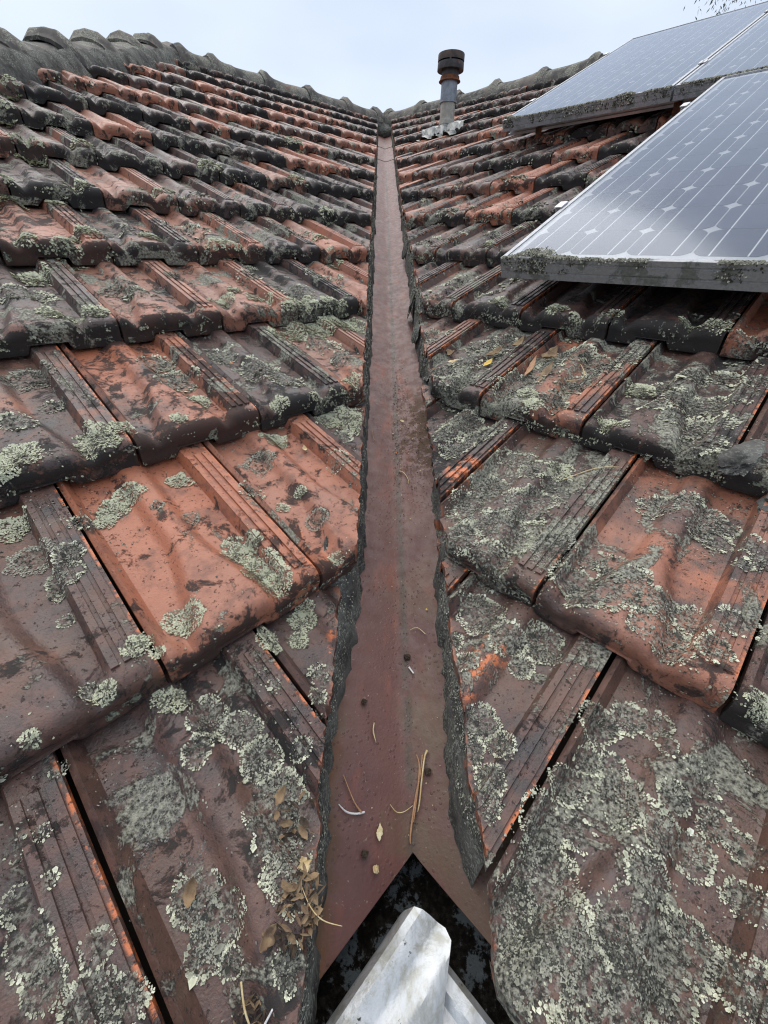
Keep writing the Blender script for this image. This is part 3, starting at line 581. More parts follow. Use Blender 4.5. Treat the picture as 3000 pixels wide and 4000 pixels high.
# ---------------------------------------------------------------- ridge and hip caps
def cap_mesh(seed, L=.47, wd=.125, ht=.075, flare=.35, fl_len=.085):
    rows = []; xs = [0]+[fl_len*q for q in (.1, .22, .34, .46, .58, .7, .82, .95, 1.1, 1.3, 1.6)]+[.26, .33, .4, L]
    prof = [(-1, -.6), (-.97, -.2), (-.86, .25), (-.68, .62), (-.38, .90), (0, 1.0), (.38, .90), (.68, .62), (.86, .25), (.97, -.2), (1, -.6)]
    rn = random.Random(seed); V = []
    for i, x in enumerate(xs):
        k = 1+flare*math.exp(-((x-fl_len*.62)/(fl_len*.42))**2)-.10*sm(.1, L, x)
        sag = -.014*math.sin(math.pi*min(1, max(0, (x-.06)/(L-.06))))
        for (py, pz) in prof:
            kk = 1+(k-1)*(.35+.65*max(0, pz))
            e1 = float(fbm(np.array([x*22.+seed]), np.array([py*4.]), seed, 4)[0])-.5
            V.append((x, py*wd*(1+(k-1)*.3)+e1*.014, pz*ht*kk+sag*max(0, pz)+e1*.016+rn.uniform(-.001, .001)))
    n = len(xs); m_ = len(prof); off = len(V)
    V += [(x+(.006 if i == 0 else 0), y*.88, z-.014) for i, (x, y, z) in enumerate(V[:])]
    f = grid_faces(n, m_, True); f += [tuple(q+off for q in r[::-1]) for r in grid_faces(n, m_, True)]
    for j in range(m_-1):
        f.append((j, j+1, j+1+off, j+off)); b = (n-1)*m_; f.append((b+j, b+j+1, b+j+1+off, b+j+off)[::-1])
    for i in range(n-1):
        f.append((i*m_, (i+1)*m_, (i+1)*m_+off, i*m_+off)); b = m_-1; f.append((i*m_+b, (i+1)*m_+b, (i+1)*m_+b+off, i*m_+b+off)[::-1])
    me = mesh_np('ridge_cap', V, f, M['cap'], True, 60); return me
def place_cap(me, name, parent, p, xdir, roll=0):
    x = Vector(xdir).normalized(); y = Vector((0, 0, 1)).cross(x).normalized(); z = x.cross(y)
    mm = Matrix.Identity(4)
    for i in range(3): mm[i][0] = x[i]; mm[i][1] = y[i]; mm[i][2] = z[i]; mm[i][3] = p[i]
    q = bpy.data.objects.new(name, me); link(q, parent); q.matrix_world = mm @ Matrix.Rotation(roll, 4, 'X'); return q
caps = [cap_mesh(i) for i in range(3)]
hcaps = [cap_mesh(10+i, .52, .145, .078, .48, .13) for i in range(3)]
for h in hcaps: h.name = 'hip_cap'
tv = math.tan(TH)/S2
SR = TR*ct
for i, y in enumerate([1.30, 1.75, 2.20, 2.63, 3.02, 3.46, 3.93, 4.30]):
    z = (y-HIPX)*tv-.012; z = tv*(y-HIPX)
    pz = math.tan(TH)*(-HIPX+y)/S2
    place_cap(hcaps[i % 3], 'hip_cap', ROOF[0], (HIPX+random.uniform(-.012, .012), y-.06, pz-.002), (0, 1, tv), random.uniform(-.06, .06))
us = [1.86, 2.06, 2.32, 2.80, 3.28, 3.75, 4.18]
zr = SR*math.tan(TH)
for i, u in enumerate(us):
    p = on(0, u-.04, TR); place_cap(caps[i % 3], 'ridge_cap', ROOF[0], (p[0], p[1], zr+.022), tuple(AX[0][0]), random.uniform(-.05, .05))
for i, u in enumerate([-4.30, -3.84, -3.385, -2.95, -2.50, -2.07, -1.6, -1.15, -.7, -.25, .2, .65, 1.1, 1.55, 2.0]):
    p = on(1, u+.08, TR); place_cap(caps[i % 3], 'ridge_cap', ROOF[1], (p[0], p[1], zr+.022), tuple(-AX[1][0]), random.uniform(-.05, .05))
def mortar_strip(name, parent, P, nside, prof, n, seed, lump=.006, fr=40, mat=None):
    "lumpy pointing: P(s) gives a centre line point for s in 0..1, prof = cross-section (side offset, height)"
    V = []; k = len(prof)
    for i in range(n):
        s_ = i/(n-1); c, sidev = P(s_)
        for j, (a, b) in enumerate(prof):
            e = lump*(fbm(np.array([s_*fr+j*1.7]), np.array([j*2.3+seed]), seed, 4)[0]-.5)*2
            V.append(np.array(c)+np.array(sidev)*(a+e*.9)+np.array([0, 0, b+e]))
    me = mesh_np(name, V, grid_faces(n, k), mat or M['mortar'], True); return obj(name, me, parent)
# pointing under hip and ridge
mortar_strip('mortar_bedding', ROOF[0], lambda s: ((HIPX+.0, .6+s*3.85, math.tan(TH)*(-HIPX+.6+s*3.85)/S2), (1, 0, -.0)), 1,
    [(.125, .055), (.15, .035), (.168, -.005), (.178, -.05), (.185, -.11), (.19, -.16)], 240, 3, .012, 60)
for sd_, pr in ((0, ROOF[0]), (1, ROOF[1])):
    u0_, u1_ = (1.8, 4.42) if sd_ == 0 else (-4.42, 2.2)
    dv = -AX[sd_][1].copy(); dv[2] = 0; dv /= np.linalg.norm(dv)
    mortar_strip('mortar_bedding', pr, (lambda sd_, u0_, u1_, dv: (lambda s: (on(sd_, u0_+(u1_-u0_)*s, TR, .0), dv)))(sd_, u0_, u1_, dv), 1,
        [(.095, .03), (.115, .015), (.13, -.02), (.135, -.055), (.135, -.10)], 260, 5+sd_, .010, 80)
bmj = bmesh.new()   # mortar plug where both ridges and the valley meet
bmesh.ops.create_icosphere(bmj, subdivisions=4, radius=1, matrix=Matrix.Translation((0, 6.05, zr-.10)) @ Matrix.Diagonal((.26, .16, .09, 1)))
for v in bmj.verts:
    e = fbm(np.array([v.co.x*14]), np.array([v.co.y*14+v.co.z*17]), 2, 4)[0]-.5; v.co += Vector((e*.06, e*.05, e*.06))
bm_obj('mortar_plug', bmj, M['mortar'], ROOF[1], True)
# ---------------------------------------------------------------- valley flashing
VAL = thing('valley_flashing', 'long folded red brown metal valley sheet running up between the two tiled slopes', 'valley gutter')
HV = .086
def sheet(y0, y1, lift, notch):
    V = []; ny = int((y1-y0)/.02)+2; xs = [-.26, -.2, -.14, -.1, -.07, -.04, -.02, -.008, -.003, 0, .003, .008, .02, .04, .07, .1, .14, .2, .26]
    for th_ in (0, -.0012):
        for i in range(ny):
            for x in xs:
                y = y0+(y1-y0)*i/(ny-1)
                if notch: y = y0*(1) - abs(x)*1.0 + (y1-y0+abs(x))*i/(ny-1)
                z = tv*(y)+tv*abs(x)-HV+lift+th_
                z += .0022*(float(fbm(np.array([x*9]), np.array([y*5.]), 8, 2)[0])-.5)*2*min(1, abs(x)/.02)
                z += .0028*math.exp(-(x/.006)**2)
                if notch and i < 4: z -= .0035*(1-i/4)**2
                V.append((x, y, z))
    nx = len(xs); N = ny*nx
    f = grid_faces(ny, nx); f += [tuple(q+N for q in r[::-1]) for r in grid_faces(ny, nx)]
    for j in range(nx-1): f.append((j, j+N, j+1+N, j+1))
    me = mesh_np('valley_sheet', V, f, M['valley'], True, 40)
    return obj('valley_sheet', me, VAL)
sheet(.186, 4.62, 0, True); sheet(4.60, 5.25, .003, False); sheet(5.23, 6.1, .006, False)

def tile_lookup(side, u, t):
    k = np.floor((t-T0[side])/G).astype(int); v = t-T0[side]-k*G
    kk = np.clip(k, -1, 12); tab = np.array([joint0(side, q) for q in range(-1, 13)]); uk = tab[kk+1]
    a = (u-uk)/W; a = a-np.floor(a); return k, v, np.minimum(a, .985)
def surf(side, u, t):
    k, v, a = tile_lookup(side, u, t)
    h = tile_top(a, np.maximum(v, .012)); h = np.where(v < .012, h-(.012-v)**2*90, h); return h, k
# mortar along both cut edges
MV = {}
def edge_mortar(side, y0, y1, seed):
    n = int((y1-y0)/.0085); sg = -1 if side == 0 else 1
    V = []; prof = [0, .18, .4, .65, .85, 1.0, 1.15, 1.3]
    for i in range(n):
        y = y0+(y1-y0)*i/(n-1)
        xin = .073 if side == 0 else .073
        if side == 0 and y < .55: xin = .073+.034*sm(.52, .25, y)
        if side == 1 and y < .55: xin = .058-.012*sm(.35, .2, y)
        if side == 1 and .75 < y < 1.2: xin = .086
        w1 = .7*fbm(np.array([y*7.]), np.array([seed+3.5]), seed+4, 3)[0]+.6*fbm(np.array([y*16.]), np.array([seed+.5]), seed, 4)[0]-.65
        xin += w1*.016+(.009*(vnoise(np.array([y*95.]), np.array([1.]), seed)[0]-.5))
        tap = float(sm(.13, .21, y)) if side == 1 else 1.0
        # local course phase
        t = y*S2/2/ct+ (0)
        tt = (y/S2)/ct
        k = math.floor((tt-T0[side])/G); v = (tt-T0[side])-k*G
        xt = abs(cutx(side, k))
        htop = .036-v*.0816-.016
        xq = (xt+.012)*sg; uq = (xq+y)/S2 if side == 0 else (xq-y)/S2; tq = (y-xq)/S2/ct if side == 0 else (y+xq)/S2/ct
        htop = float(surf(side, np.array([uq]), np.array([tq]))[0][0])-.013
        # a short spill at each nose, where the next course steps down
        xo = xt+.014
        xin = xin*tap+(xo-.004)*(1-tap)
        if side == 1 and y > 1.0: htop += .004*(vnoise(np.array([y*9.]), np.array([5.]), seed)[0]-.3)
        for j, s_ in enumerate(prof):
            x = xin+(xo-xin)*min(s_, 1.3)
            zm = -HV; zt = htop/ct
            p = min(1, s_/.62); p = p**(.62 if side == 0 else .40)
            z = zm+(zt-zm)*p
            e = (.005+.004*s_)*(fbm(np.array([y*130.+j*3.1]), np.array([j*1.9+seed]), seed+2, 4)[0]-.5)*2
            base = tv*(y+x)
            V.append((sg*(x+e*.7), y, base+z+(e if s_ > 0 else -.004)))
    MV[side] = np.array(V).reshape(n, len(prof), 3)
    me = mesh_np('edge_mortar', V, grid_faces(n, len(prof), side == 0), M['mortar'], True)
    return obj('edge_mortar', me, ROOF[side])
edge_mortar(0, .03, 6.0, 4); edge_mortar(1, .15, 6.0, 9)
# loose mortar flaps and broken lumps hanging over the valley on the right
def lump(name, parent, p, sz, seed, mat, rot=(0, 0, 0), sub=3, rough_=.35):
    bm = bmesh.new(); bmesh.ops.create_icosphere(bm, subdivisions=sub, radius=1)
    for v in bm.verts:
        n = v.co.normalized(); e = fbm(np.array([n.x*2.2+seed]), np.array([n.y*2.2+n.z*3.1]), seed, 4)[0]-.5
        v.co *= 1+e*2*rough_
    from mathutils import Euler
    mm = Matrix.Translation(p) @ Euler(rot).to_matrix().to_4x4() @ Matrix.Diagonal((sz[0], sz[1], sz[2], 1))
    bmesh.ops.transform(bm, matrix=mm, verts=bm.verts)
    if parent is None:
        c = Vector(p)
        for v in bm.verts: v.co -= c
        o = bm_obj(name, bm, mat, None, True, 50); o.location = c; return o
    return bm_obj(name, bm, mat, parent, True, 50)
for (x, y, sx, sy, rz, sdd) in [(.064, 2.13, .004, .05, .12, 1), (.062, 1.56, .005, .055, -.1, 2), (.066, 1.36, .005, .04, .12, 3)]:
    lump('mortar_flap', ROOF[0 if x < 0 else 1], (x, y, tv*(y+abs(x))-.035), (sx, sy, .034), sdd, M['mortar'], (math.atan(tv), (.25 if x > 0 else -.3), rz), 3, .5)
for (x, y, r, sdd) in [(.098, 1.17, .017, 1), (.092, 1.08, .016, 2), (.097, 1.0, .019, 5), (.100, 1.12, .012, 7)]:
    lump('mortar_lump', ROOF[1], (x, y, tv*(y+x)-.035), (r, r*1.3, r*1.1), sdd+20, M['mortar'], (.3*sdd, .2, .5*sdd), 3, .6)
# the freshly broken orange clay on two cut tiles
def clay_chip(side, u, t, h, sx, sy, seed, rz):
    bm = bmesh.new(); n = 14; c = bm.verts.new((0, 0, .0035)); ring = []
    r_ = random.Random(seed)
    for i in range(n):
        a = 2*math.pi*i/n; k = r_.uniform(.7, 1.1); ring.append(bm.verts.new((math.cos(a)*sx*k, math.sin(a)*sy*k, -.002)))
    mid = [bm.verts.new((v.co.x*.6, v.co.y*.6, .003+r_.uniform(-.0008, .0008))) for v in ring]
    for i in range(n):
        j = (i+1) % n; bm.faces.new((c, mid[i], mid[j])); bm.faces.new((mid[i], ring[i], ring[j], mid[j]))
    bmesh.ops.transform(bm, matrix=frame4(side, u, t, h) @ Matrix.Rotation(rz, 4, 'Z'), verts=bm.verts)
    return bm_obj('chipped_clay', bm, M['chip'], ROOF[side], False)

# ---------------------------------------------------------------- lichens: leafy lobes grown over tiles, as far as one can see them
FL = {0: [], 1: []}     # u, t, h(extra), radius, tilt, outward angle, r, g, b
def add_flakes(side, u, t, rad, out_ang, colr, lift=0.0, tilt=(.05, .5)):
    n = len(u); 
    if n == 0: return
    FL[side].append(np.column_stack([u, t, np.full(n, lift) if np.isscalar(lift) else lift, rad, RNG.uniform(tilt[0], tilt[1], n), out_ang, colr]))
PALE = np.array([.68, .69, .50]); GREY = np.array([.50, .495, .40]); DARK = np.array([.045, .046, .040])
def union(side, u, t):
    m_ = np.full(len(u), 9.); wob = 1+.5*(fbm(u*41, t*41, 3, 4)-.5)*2
    for a_, b_, r_, q in CA[side]:
        if a_+r_*1.4 < u.min() or a_-r_*1.4 > u.max() or b_+r_*1.4 < t.min() or b_-r_*1.4 > t.max(): continue
        m_ = np.minimum(m_, np.hypot(u-a_, t-b_)/(r_*1.12*wob))
    return m_
def grow(side, cu, ct_, r, ty):
    P = on(side, cu, ct_, .02); dist = float(np.linalg.norm(P-CAM))
    base = min(max(.00155*dist/.7, .0011), .0055)
    dens = {'p': 1.7, 'P': 2.3, 'g': 1.45, 'r': 1.5, 'c': .8}[ty]
    r = r*{'p': 1.22, 'P': 1.2, 'g': 1.12, 'r': 1.05, 'c': 1.1}[ty]; R = r*1.25; n = int(min(14000, math.pi*R*R/(base*base)*dens/2.0))
    if n < 5: n = 5
    rr = np.sqrt(RNG.uniform(0, 1, n))*R; aa = RNG.uniform(0, 2*math.pi, n)
    u = cu+np.cos(aa)*rr; t = ct_+np.sin(aa)*rr
    sc = 26 if dist < 1.2 else 20
    wob = 1+.5*(fbm(u*sc*1.6, t*sc*1.6, 3, 4)-.5)*2
    dn = rr/(r*wob); N2 = fbm(u*110, t*110, 21, 3, .6); N3 = fbm(u*36, t*36, 22, 3)
    rn = RNG.uniform(0, 1, n)
    if ty in 'pP':
        keep = (dn < 1)&(N2+.40*(1-dn) > .40)
        br = .70+.4*RNG.uniform(.2, 1, n)*sm(-.2, .9, dn); c = PALE*br[:, None]+RNG.uniform(-.03, .03, (n, 1))
        dk = (N2 < .46)&(rn < .6); c[dk] = c[dk]*.35
        lift = np.where(ty == 'P', .010, .002)*np.sqrt(np.clip(1-dn*dn, 0, 1))
        sz = RNG.uniform(.7, 1.35, n)*base
    elif ty == 'g':
        ud = union(side, u, t); rim = sm(.62, .95, ud)*(ud < 1.1); tex = np.clip((N2-.5)*4.5+.5, 0, 1)
        keep = (dn < 1)&((N2*.55+N3*.55+.10*rim > .535)|((rim > .5)&(N3 > .38)))
        b = (.34+.34*tex+.45*rim)*RNG.uniform(.75, 1.15, n)
        c = (GREY*(1-rim[:, None]*.6)+PALE*rim[:, None]*.6)*b[:, None]*1.15
        dk = (rn > .70+.2*rim)|((N3 > .60)&(rim < .2)&(rn > .35)); c[dk] = DARK*RNG.uniform(.6, 2.2, (dk.sum(), 1))
        lift = .0012*RNG.uniform(0, 1, n); sz = np.exp(RNG.normal(-.15, .42, n))*base*(.8+.2*rim)
    elif ty == 'r':
        keep = (dn < 1)&((dn > .62)|(N2 > .52))
        b = np.where(dn > .66, .9, .35)*RNG.uniform(.5, 1.1, n); c = (GREY*1.1)[None]*b[:, None]
        dk = (dn < .7)&(rn > .4); c[dk] = DARK*RNG.uniform(.6, 1.6, (dk.sum(), 1))
        lift = .001*RNG.uniform(0, 1, n); sz = RNG.uniform(.5, 1.15, n)*base
    else:
        # small flat rosettes with a pale rim and a dull middle
        ce = voron(u, t, 75); keep = (dn < 1)&(N3 > .42)&(ce < .55)
        b = .40+.55*sm(.25, .5, ce); c = np.array([.27, .255, .24])[None]*b[:, None]*RNG.uniform(.7, 1.1, (n, 1))
        lift = np.zeros(n); sz = RNG.uniform(.5, .9, n)*base
    add_flakes(side, u[keep], t[keep], sz[keep], aa[keep]+RNG.uniform(-.7, .7, keep.sum()), np.clip(c[keep], .01, .8), lift[keep], (.02, .2) if ty == 'c' else (.05, .55))
def voron(x, y, s):
    x = x*s; y = y*s; ix = np.floor(x); iy = np.floor(y); best = np.full(len(x), 9.)
    for dx in (-1, 0, 1):
        for dy in (-1, 0, 1):
            jx = ix+dx+_hash(ix+dx, iy+dy, 51); jy = iy+dy+_hash(ix+dx, iy+dy, 52)
            best = np.minimum(best, np.hypot(jx-x, jy-y))
    return best
for (s_, cu, ct_, r, ty) in COL: grow(s_, cu, ct_, r, ty)
# thin background growth everywhere, denser on the right slope and on the noses
for side in (0, 1):
    for (d0, d1, dens, base) in ((0, 1.3, 52000, .0015), (1.3, 2.4, 15000, .0026), (2.4, 4.0, 2200, .0038), (4.0, 6.2, 500, .005)):
        n = int(dens*{0: 9, 1: 10}[side]*(1.0 if d0 < 2 else 1.3)); u = RNG.uniform(-1.6 if side == 0 else -4.3, 4.3 if side == 0 else .9, n); t = RNG.uniform(.12, 4.6, n)
        P = on(side, u, t, .02); D = np.linalg.norm(P-CAM, axis=1); Z = (P-CAM)@FW
        ok = (D > d0)&(D < d1)&(Z > .05)
        N = fbm(u*7, t*7, 31, 4, .6); N2 = fbm(u*95, t*95, 33, 3, .6); k, v, a = tile_lookup(side, u, t)
        th_ = (.60 if side == 0 else .555)-.10*(v < .045)-.04*(v > .28)
        pan = ((a > .1)&(a < .34))|((a > .52)&(a < .74))
        ok &= (N*.6+N2*.42 > th_-.015*pan)
        u, t, v = u[ok], t[ok], v[ok]; n = len(u); rn = RNG.uniform(0, 1, n)
        nose = (v < .05)&(vnoise(u*17, t*3, 35) > .45)
        c = np.where(nose[:, None], PALE, GREY)*RNG.uniform(.35, 1.0, (n, 1)); dk = rn > .66; c[dk] = DARK*RNG.uniform(.5, 1.5, (dk.sum(), 1))
        add_flakes(side, u, t, RNG.uniform(.5, 1.2, n)*base, RNG.uniform(0, 6.28, n), c, 0.0)
def flakes_mesh(C, N_, T_, rad, tilt, ang, colr, name, parent):
    "C centres, N_ normals, T_ a tangent; every lobe is a small cupped six-sided leaf"
    n = len(C); B = np.cross(N_, T_); od = T_*np.cos(ang)[:, None]+B*np.sin(ang)[:, None]; sdv = np.cross(N_, od)
    up_ = N_*np.cos(tilt)[:, None]-od*np.sin(tilt)[:, None]; od2 = od*np.cos(tilt)[:, None]+N_*np.sin(tilt)[:, None]
    K = 5; asp = RNG.uniform(.45, 1.0, n); V = np.empty((n, K+1, 3)); V[:, 0] = C+N_*.0004
    col_ = np.empty((n, K+1, 4)); col_[:, 0, :3] = colr*.68; col_[:, :, 3] = 1
    for i in range(K):
        a = 2*math.pi*i/K+RNG.uniform(-.3, .3, n); r = rad*RNG.uniform(.6, 1.15, n)
        V[:, i+1] = C+od2*(np.cos(a)*r)[:, None]+sdv*(np.sin(a)*r*asp)[:, None]+up_*(rad*.22)[:, None]+N_*(rad*.2)[:, None]
        col_[:, i+1, :3] = colr*RNG.uniform(.85, 1.15, (n, 1))
    me = bpy.data.meshes.new(name); nv = n*(K+1); me.vertices.add(nv); me.vertices.foreach_set('co', V.ravel())
    nf = n*K; b = (np.arange(n)*(K+1))[:, None]
    tri = np.empty((n, K, 3), np.int32)
    for i in range(K):
        tri[:, i, 0] = b[:, 0]; tri[:, i, 1] = b[:, 0]+1+i; tri[:, i, 2] = b[:, 0]+1+(i+1) % K
    me.loops.add(nf*3); me.loops.foreach_set('vertex_index', tri.ravel())
    me.polygons.add(nf); me.polygons.foreach_set('loop_start', np.arange(nf, dtype=np.int32)*3)
    me.update(calc_edges=True); me.validate()
    at_ = me.color_attributes.new('tint', 'FLOAT_COLOR', 'POINT'); at_.data.foreach_set('color', np.clip(col_, 0, 1).ravel())
    me.polygons.foreach_set('use_smooth', [True]*len(me.polygons))
    me.materials.append(M['lichen']); o = obj(name, me, parent); o['kind'] = 'stuff'; print(name, n); return o
for side in (0, 1):
    F = np.vstack(FL[side]); u, t = F[:, 0], F[:, 1]
    h, k = surf(side, u, t)
    P = on(side, u, t, h); x = P[:, 0]
    tab = np.array([cutx(side, q) for q in range(-1, 14)]); cx = tab[np.clip(k, -1, 13)+1]
    ok = (t > .11)&(t < 4.6)&((x < cx-.004)&(x > -1.58) if side == 0 else (x > cx+.004))
    F, u, t, h = F[ok], u[ok], t[ok], h[ok]
    e = .0012; hu = (surf(side, u+e, t)[0]-h)/e; ht_ = (surf(side, u, t+e)[0]-h)/e
    hu = np.clip(hu, -1.2, 1.2); ht_ = np.clip(ht_, -1.5, 1.5)
    a = AX[side]; N_ = a[2][None]-hu[:, None]*a[0]-ht_[:, None]*a[1]; N_ /= np.linalg.norm(N_, axis=1)[:, None]
    T_ = np.cross(np.broadcast_to(a[1], N_.shape), N_); T_ /= np.linalg.norm(T_, axis=1)[:, None]
    C_ = on(side, u, t, h+F[:, 2])
    flakes_mesh(C_, N_, T_, F[:, 3], F[:, 4], F[:, 5], F[:, 6:9], 'leafy_lichen', ROOF[side])
# lichen hanging on the nose faces
for side in (0, 1):
    us_, ts_, hs, rs, cs = [], [], [], [], []
    for k in range(0, 9):
        t0 = T0[side]+k*G; n = 12000 if k < 4 else 7000 if k < 5 else 1800
        u = RNG.uniform(-1.4 if side == 0 else -3.2, 3.3 if side == 0 else .8, n); h = RNG.uniform(.006, .042, n)
        m_ = fbm(u*9+k*5, h*20, 41, 3)*.65+fbm(u*60, h*60+k, 42, 3)*.4 > (.59 if k < 3 else .65)
        u, h = u[m_], h[m_]; us_.append(u); ts_.append(np.full(len(u), t0-.0015+.003*(h > .033))); hs.append(h)
        rs.append(np.full(len(u), .0019+.0005*k))
    u = np.concatenate(us_); t = np.concatenate(ts_); h = np.concatenate(hs); r = np.concatenate(rs)
    P = on(side, u, t, h); x = P[:, 0]; ok = ((x < -.10)&(x > -1.58) if side == 0 else (x > .10))&(((P-CAM)@FW) > .05)
    u, t, h, r, P = u[ok], t[ok], h[ok], r[ok], P[ok]; n = len(u); a = AX[side]
    N_ = np.tile(-a[1]*.9+a[2]*.43, (n, 1)); T_ = np.tile(a[0], (n, 1)); rn = RNG.uniform(0, 1, n)
    c = np.where((vnoise(u*11, t*7, 44) > .45)[:, None], PALE, GREY)*RNG.uniform(.35, 1, (n, 1)); dk = rn > .6; c[dk] = DARK
    flakes_mesh(P, N_, T_, r*RNG.uniform(.6, 1.3, n), RNG.uniform(0, .5, n), RNG.uniform(0, 6.28, n), c, 'nose_lichen', ROOF[side])


for side in (0, 1):
    g = MV[side]; ni = 26000; i = (RNG.uniform(0, 1, ni)**1.7*(len(g)*.62)).astype(int); j = RNG.integers(1, 6, ni); fa = RNG.uniform(0, 1, ni)[:, None]; fb = RNG.uniform(0, 1, ni)[:, None]
    P = (g[i, j]*(1-fa)+g[i+1, j]*fa)*(1-fb)+(g[i, j+1]*(1-fa)+g[i+1, j+1]*fa)*fb
    e1 = g[i+1, j]-g[i, j]; e2 = g[i, j+1]-g[i, j]; N_ = np.cross(e1, e2); N_ *= np.sign(N_[:, 2:3]+1e-9); N_ /= np.linalg.norm(N_, axis=1)[:, None]+1e-9
    T_ = e1/(np.linalg.norm(e1, axis=1)[:, None]+1e-9)
    m_ = fbm(P[:, 1]*11, P[:, 2]*40, 61, 4, .6)*.6+fbm(P[:, 1]*90, P[:, 0]*90, 62, 3)*.45 > (.485 if side == 0 else .53)
    P, N_, T_ = P[m_], N_[m_], T_[m_]; n = len(P); D = np.linalg.norm(P-CAM, axis=1); rn = RNG.uniform(0, 1, n)
    c = GREY*RNG.uniform(.4, 1.2, (n, 1)); dk = rn > .66; c[dk] = DARK*RNG.uniform(.6, 2, (dk.sum(), 1))
    flakes_mesh(P+N_*.0006, N_, T_, np.clip(.0017*D/.7, .0012, .0045)*RNG.uniform(.5, 1.2, n), RNG.uniform(.05, .5, n), RNG.uniform(0, 6.28, n), c, 'mortar_lichen', ROOF[side])

for (u, t, a_, b_, sd_) in [(-.03, .80, .04, .018, 61), (.035, .775, .03, .016, 62)]:
    h = float(surf(1, np.array([u]), np.array([t]))[0][0]); p = on(1, u, t, h+.001)
    lump('mortar_smear', ROOF[1], tuple(p), (a_, b_, .007), sd_, M['mortar'], (TH*.7, -TH*.7, .4), 4, .8)
# ---------------------------------------------------------------- flue pipe
def lathe(name, prof, mat, parent, seg=32, cap=False):
    V = []; n = len(prof)
    for i in range(seg):
        a = 2*math.pi*i/seg
        for r, z in prof: V.append((r*math.cos(a), r*math.sin(a), z))
    f = []
    for i in range(seg):
        j = (i+1) % seg
        for q in range(n-1): f.append((i*n+q, j*n+q, j*n+q+1, i*n+q+1))
    if cap: f.append(tuple(i*n+n-1 for i in range(seg)))
    me = mesh_np(name, V, f, mat, True, 35); o = obj(name, me, parent, False); return o
FX, FY = .468, 4.26; FZ = math.tan(TH)*(FX+FY)/S2+.035
fl = thing('flue_pipe', 'weathered flue pipe with a rusty two band cowl standing on the far right slope', 'flue', (FX, FY, FZ))
R_ = .055
lathe('lower_pipe', [(R_*.9, -.12), (R_, -.11), (R_, .148), (R_*.9, .148)], M['pipe'], fl)
lathe('sealing_band', [(R_, .018), (R_+.004, .02), (R_+.005, .035), (R_+.004, .05), (R_, .052)], M['pipe'], fl)
lathe('galvanised_sleeve', [(.056, .142), (.065, .142), (.065, .147), (.061, .150), (.060, .262), (.056, .263)], M['zinc'], fl)
lathe('rusted_collar', [(.06, .258), (.080, .256), (.0805, .259), (.072, .268), (.069, .284), (.062, .286)], M['rust'], fl)
lathe('cowl_throat', [(.060, .27), (.063, .28), (.063, .32), (.05, .32)], M['dark'], fl)
lathe('lower_cowl_band', [(.060, .318), (.096, .313), (.097, .315), (.0955, .353), (.091, .353), (.090, .318)], M['dark'], fl)
ub = lathe('upper_cowl_band', [(.090, .362), (.0965, .360), (.096, .396), (.094, .399), (.055, .400)], M['dark'], fl)
ub.data.materials[0] = mat_flue('rusty_cowl_band', (.035, .028, .026), (.08, .055, .045), .45, 0, .8)
lathe('cowl_dome', [(.062, .398), (.056, .406), (.042, .412), (.022, .416), (.001, .417)], M['zinc'], fl, cap=True)
for i in range(3):
    a = math.radians(20+120*i); bm = bmesh.new()
    box_bm(bm, (.012, .003, .05), Matrix.Rotation(a, 4, 'Z') @ Matrix.Translation((.0935, 0, .357)) @ Matrix.Rotation(math.pi/2, 4, 'Z')); o = bm_obj('cowl_strut', bm, M['dark'], None); o.parent = fl
# crumpled flashing apron dressed over the tiles
V = []; nx, ny = 40, 26; uF = (FX-FY)/S2; tF = ((FX+FY)/S2)/ct
for i in range(ny):
    for j in range(nx):
        u = uF-.17+.40*j/(nx-1); t = tF-.17+.30*i/(ny-1)
        if i == 0: t += .03*(vnoise(np.array([j*.5]), np.array([1.]), 3)[0]-.5)
        h = float(surf(1, np.array([u]), np.array([t]))[0][0]); h2 = float(surf(1, np.array([u]), np.array([max(t-.03, .1)]))[0][0])
        h = max(h, h2-.004)+.016+.012*float(fbm(np.array([u*24]), np.array([t*24.]), 6, 3)[0])
        V.append(on(1, u, t, h))
me = mesh_np('flashing_apron', V, grid_faces(ny, nx), M['lead'], True)
ap = obj('flashing_apron', me, fl)

# ---------------------------------------------------------------- solar panels
PW, PL, PH = .81, 1.60, .048
def cell_mesh():
    h = .0617; c = .0165; pts = []
    for sx, sy in ((1, 1), (-1, 1), (-1, -1), (1, -1)):
        a = [(sx*h, sy*(h-c)), (sx*(h-c*.42), sy*(h-c*.42)), (sx*(h-c), sy*h)]
        if sx*sy < 0: a = a[::-1]
        pts += a
    V = [(x, y, 0) for x, y in pts]; n = len(V)
    return mesh_np('solar_cell', V+[(x, y, -.0006) for x, y in pts], [tuple(range(n)), tuple(range(2*n-1, n-1, -1))]+[(i, i+n, (i+1) % n+n, (i+1) % n) for i in range(n)], M['cell'], False)
def mat_cell2():
    s = NT('solar_cell_with_busbars'); P = s.coord(False); sp_ = s.n('ShaderNodeSeparateXYZ'); s.t.links.new(P, sp_.inputs[0])
    ax = s.math('ABSOLUTE', sp_.outputs[0]); d = s.math('ABSOLUTE', s.math('SUBTRACT', ax, .0312)); bar = s.ramp(d, .0017, .0012)
    oi = s.n('ShaderNodeObjectInfo')
    c = s.mix(oi.outputs['Random'], (.038, .048, .092), (.050, .062, .115)); c = s.mix(bar, c, (.78, .79, .80))
    return s.done(c, .45)
M['cell'] = mat_cell2(); CELL = cell_mesh()
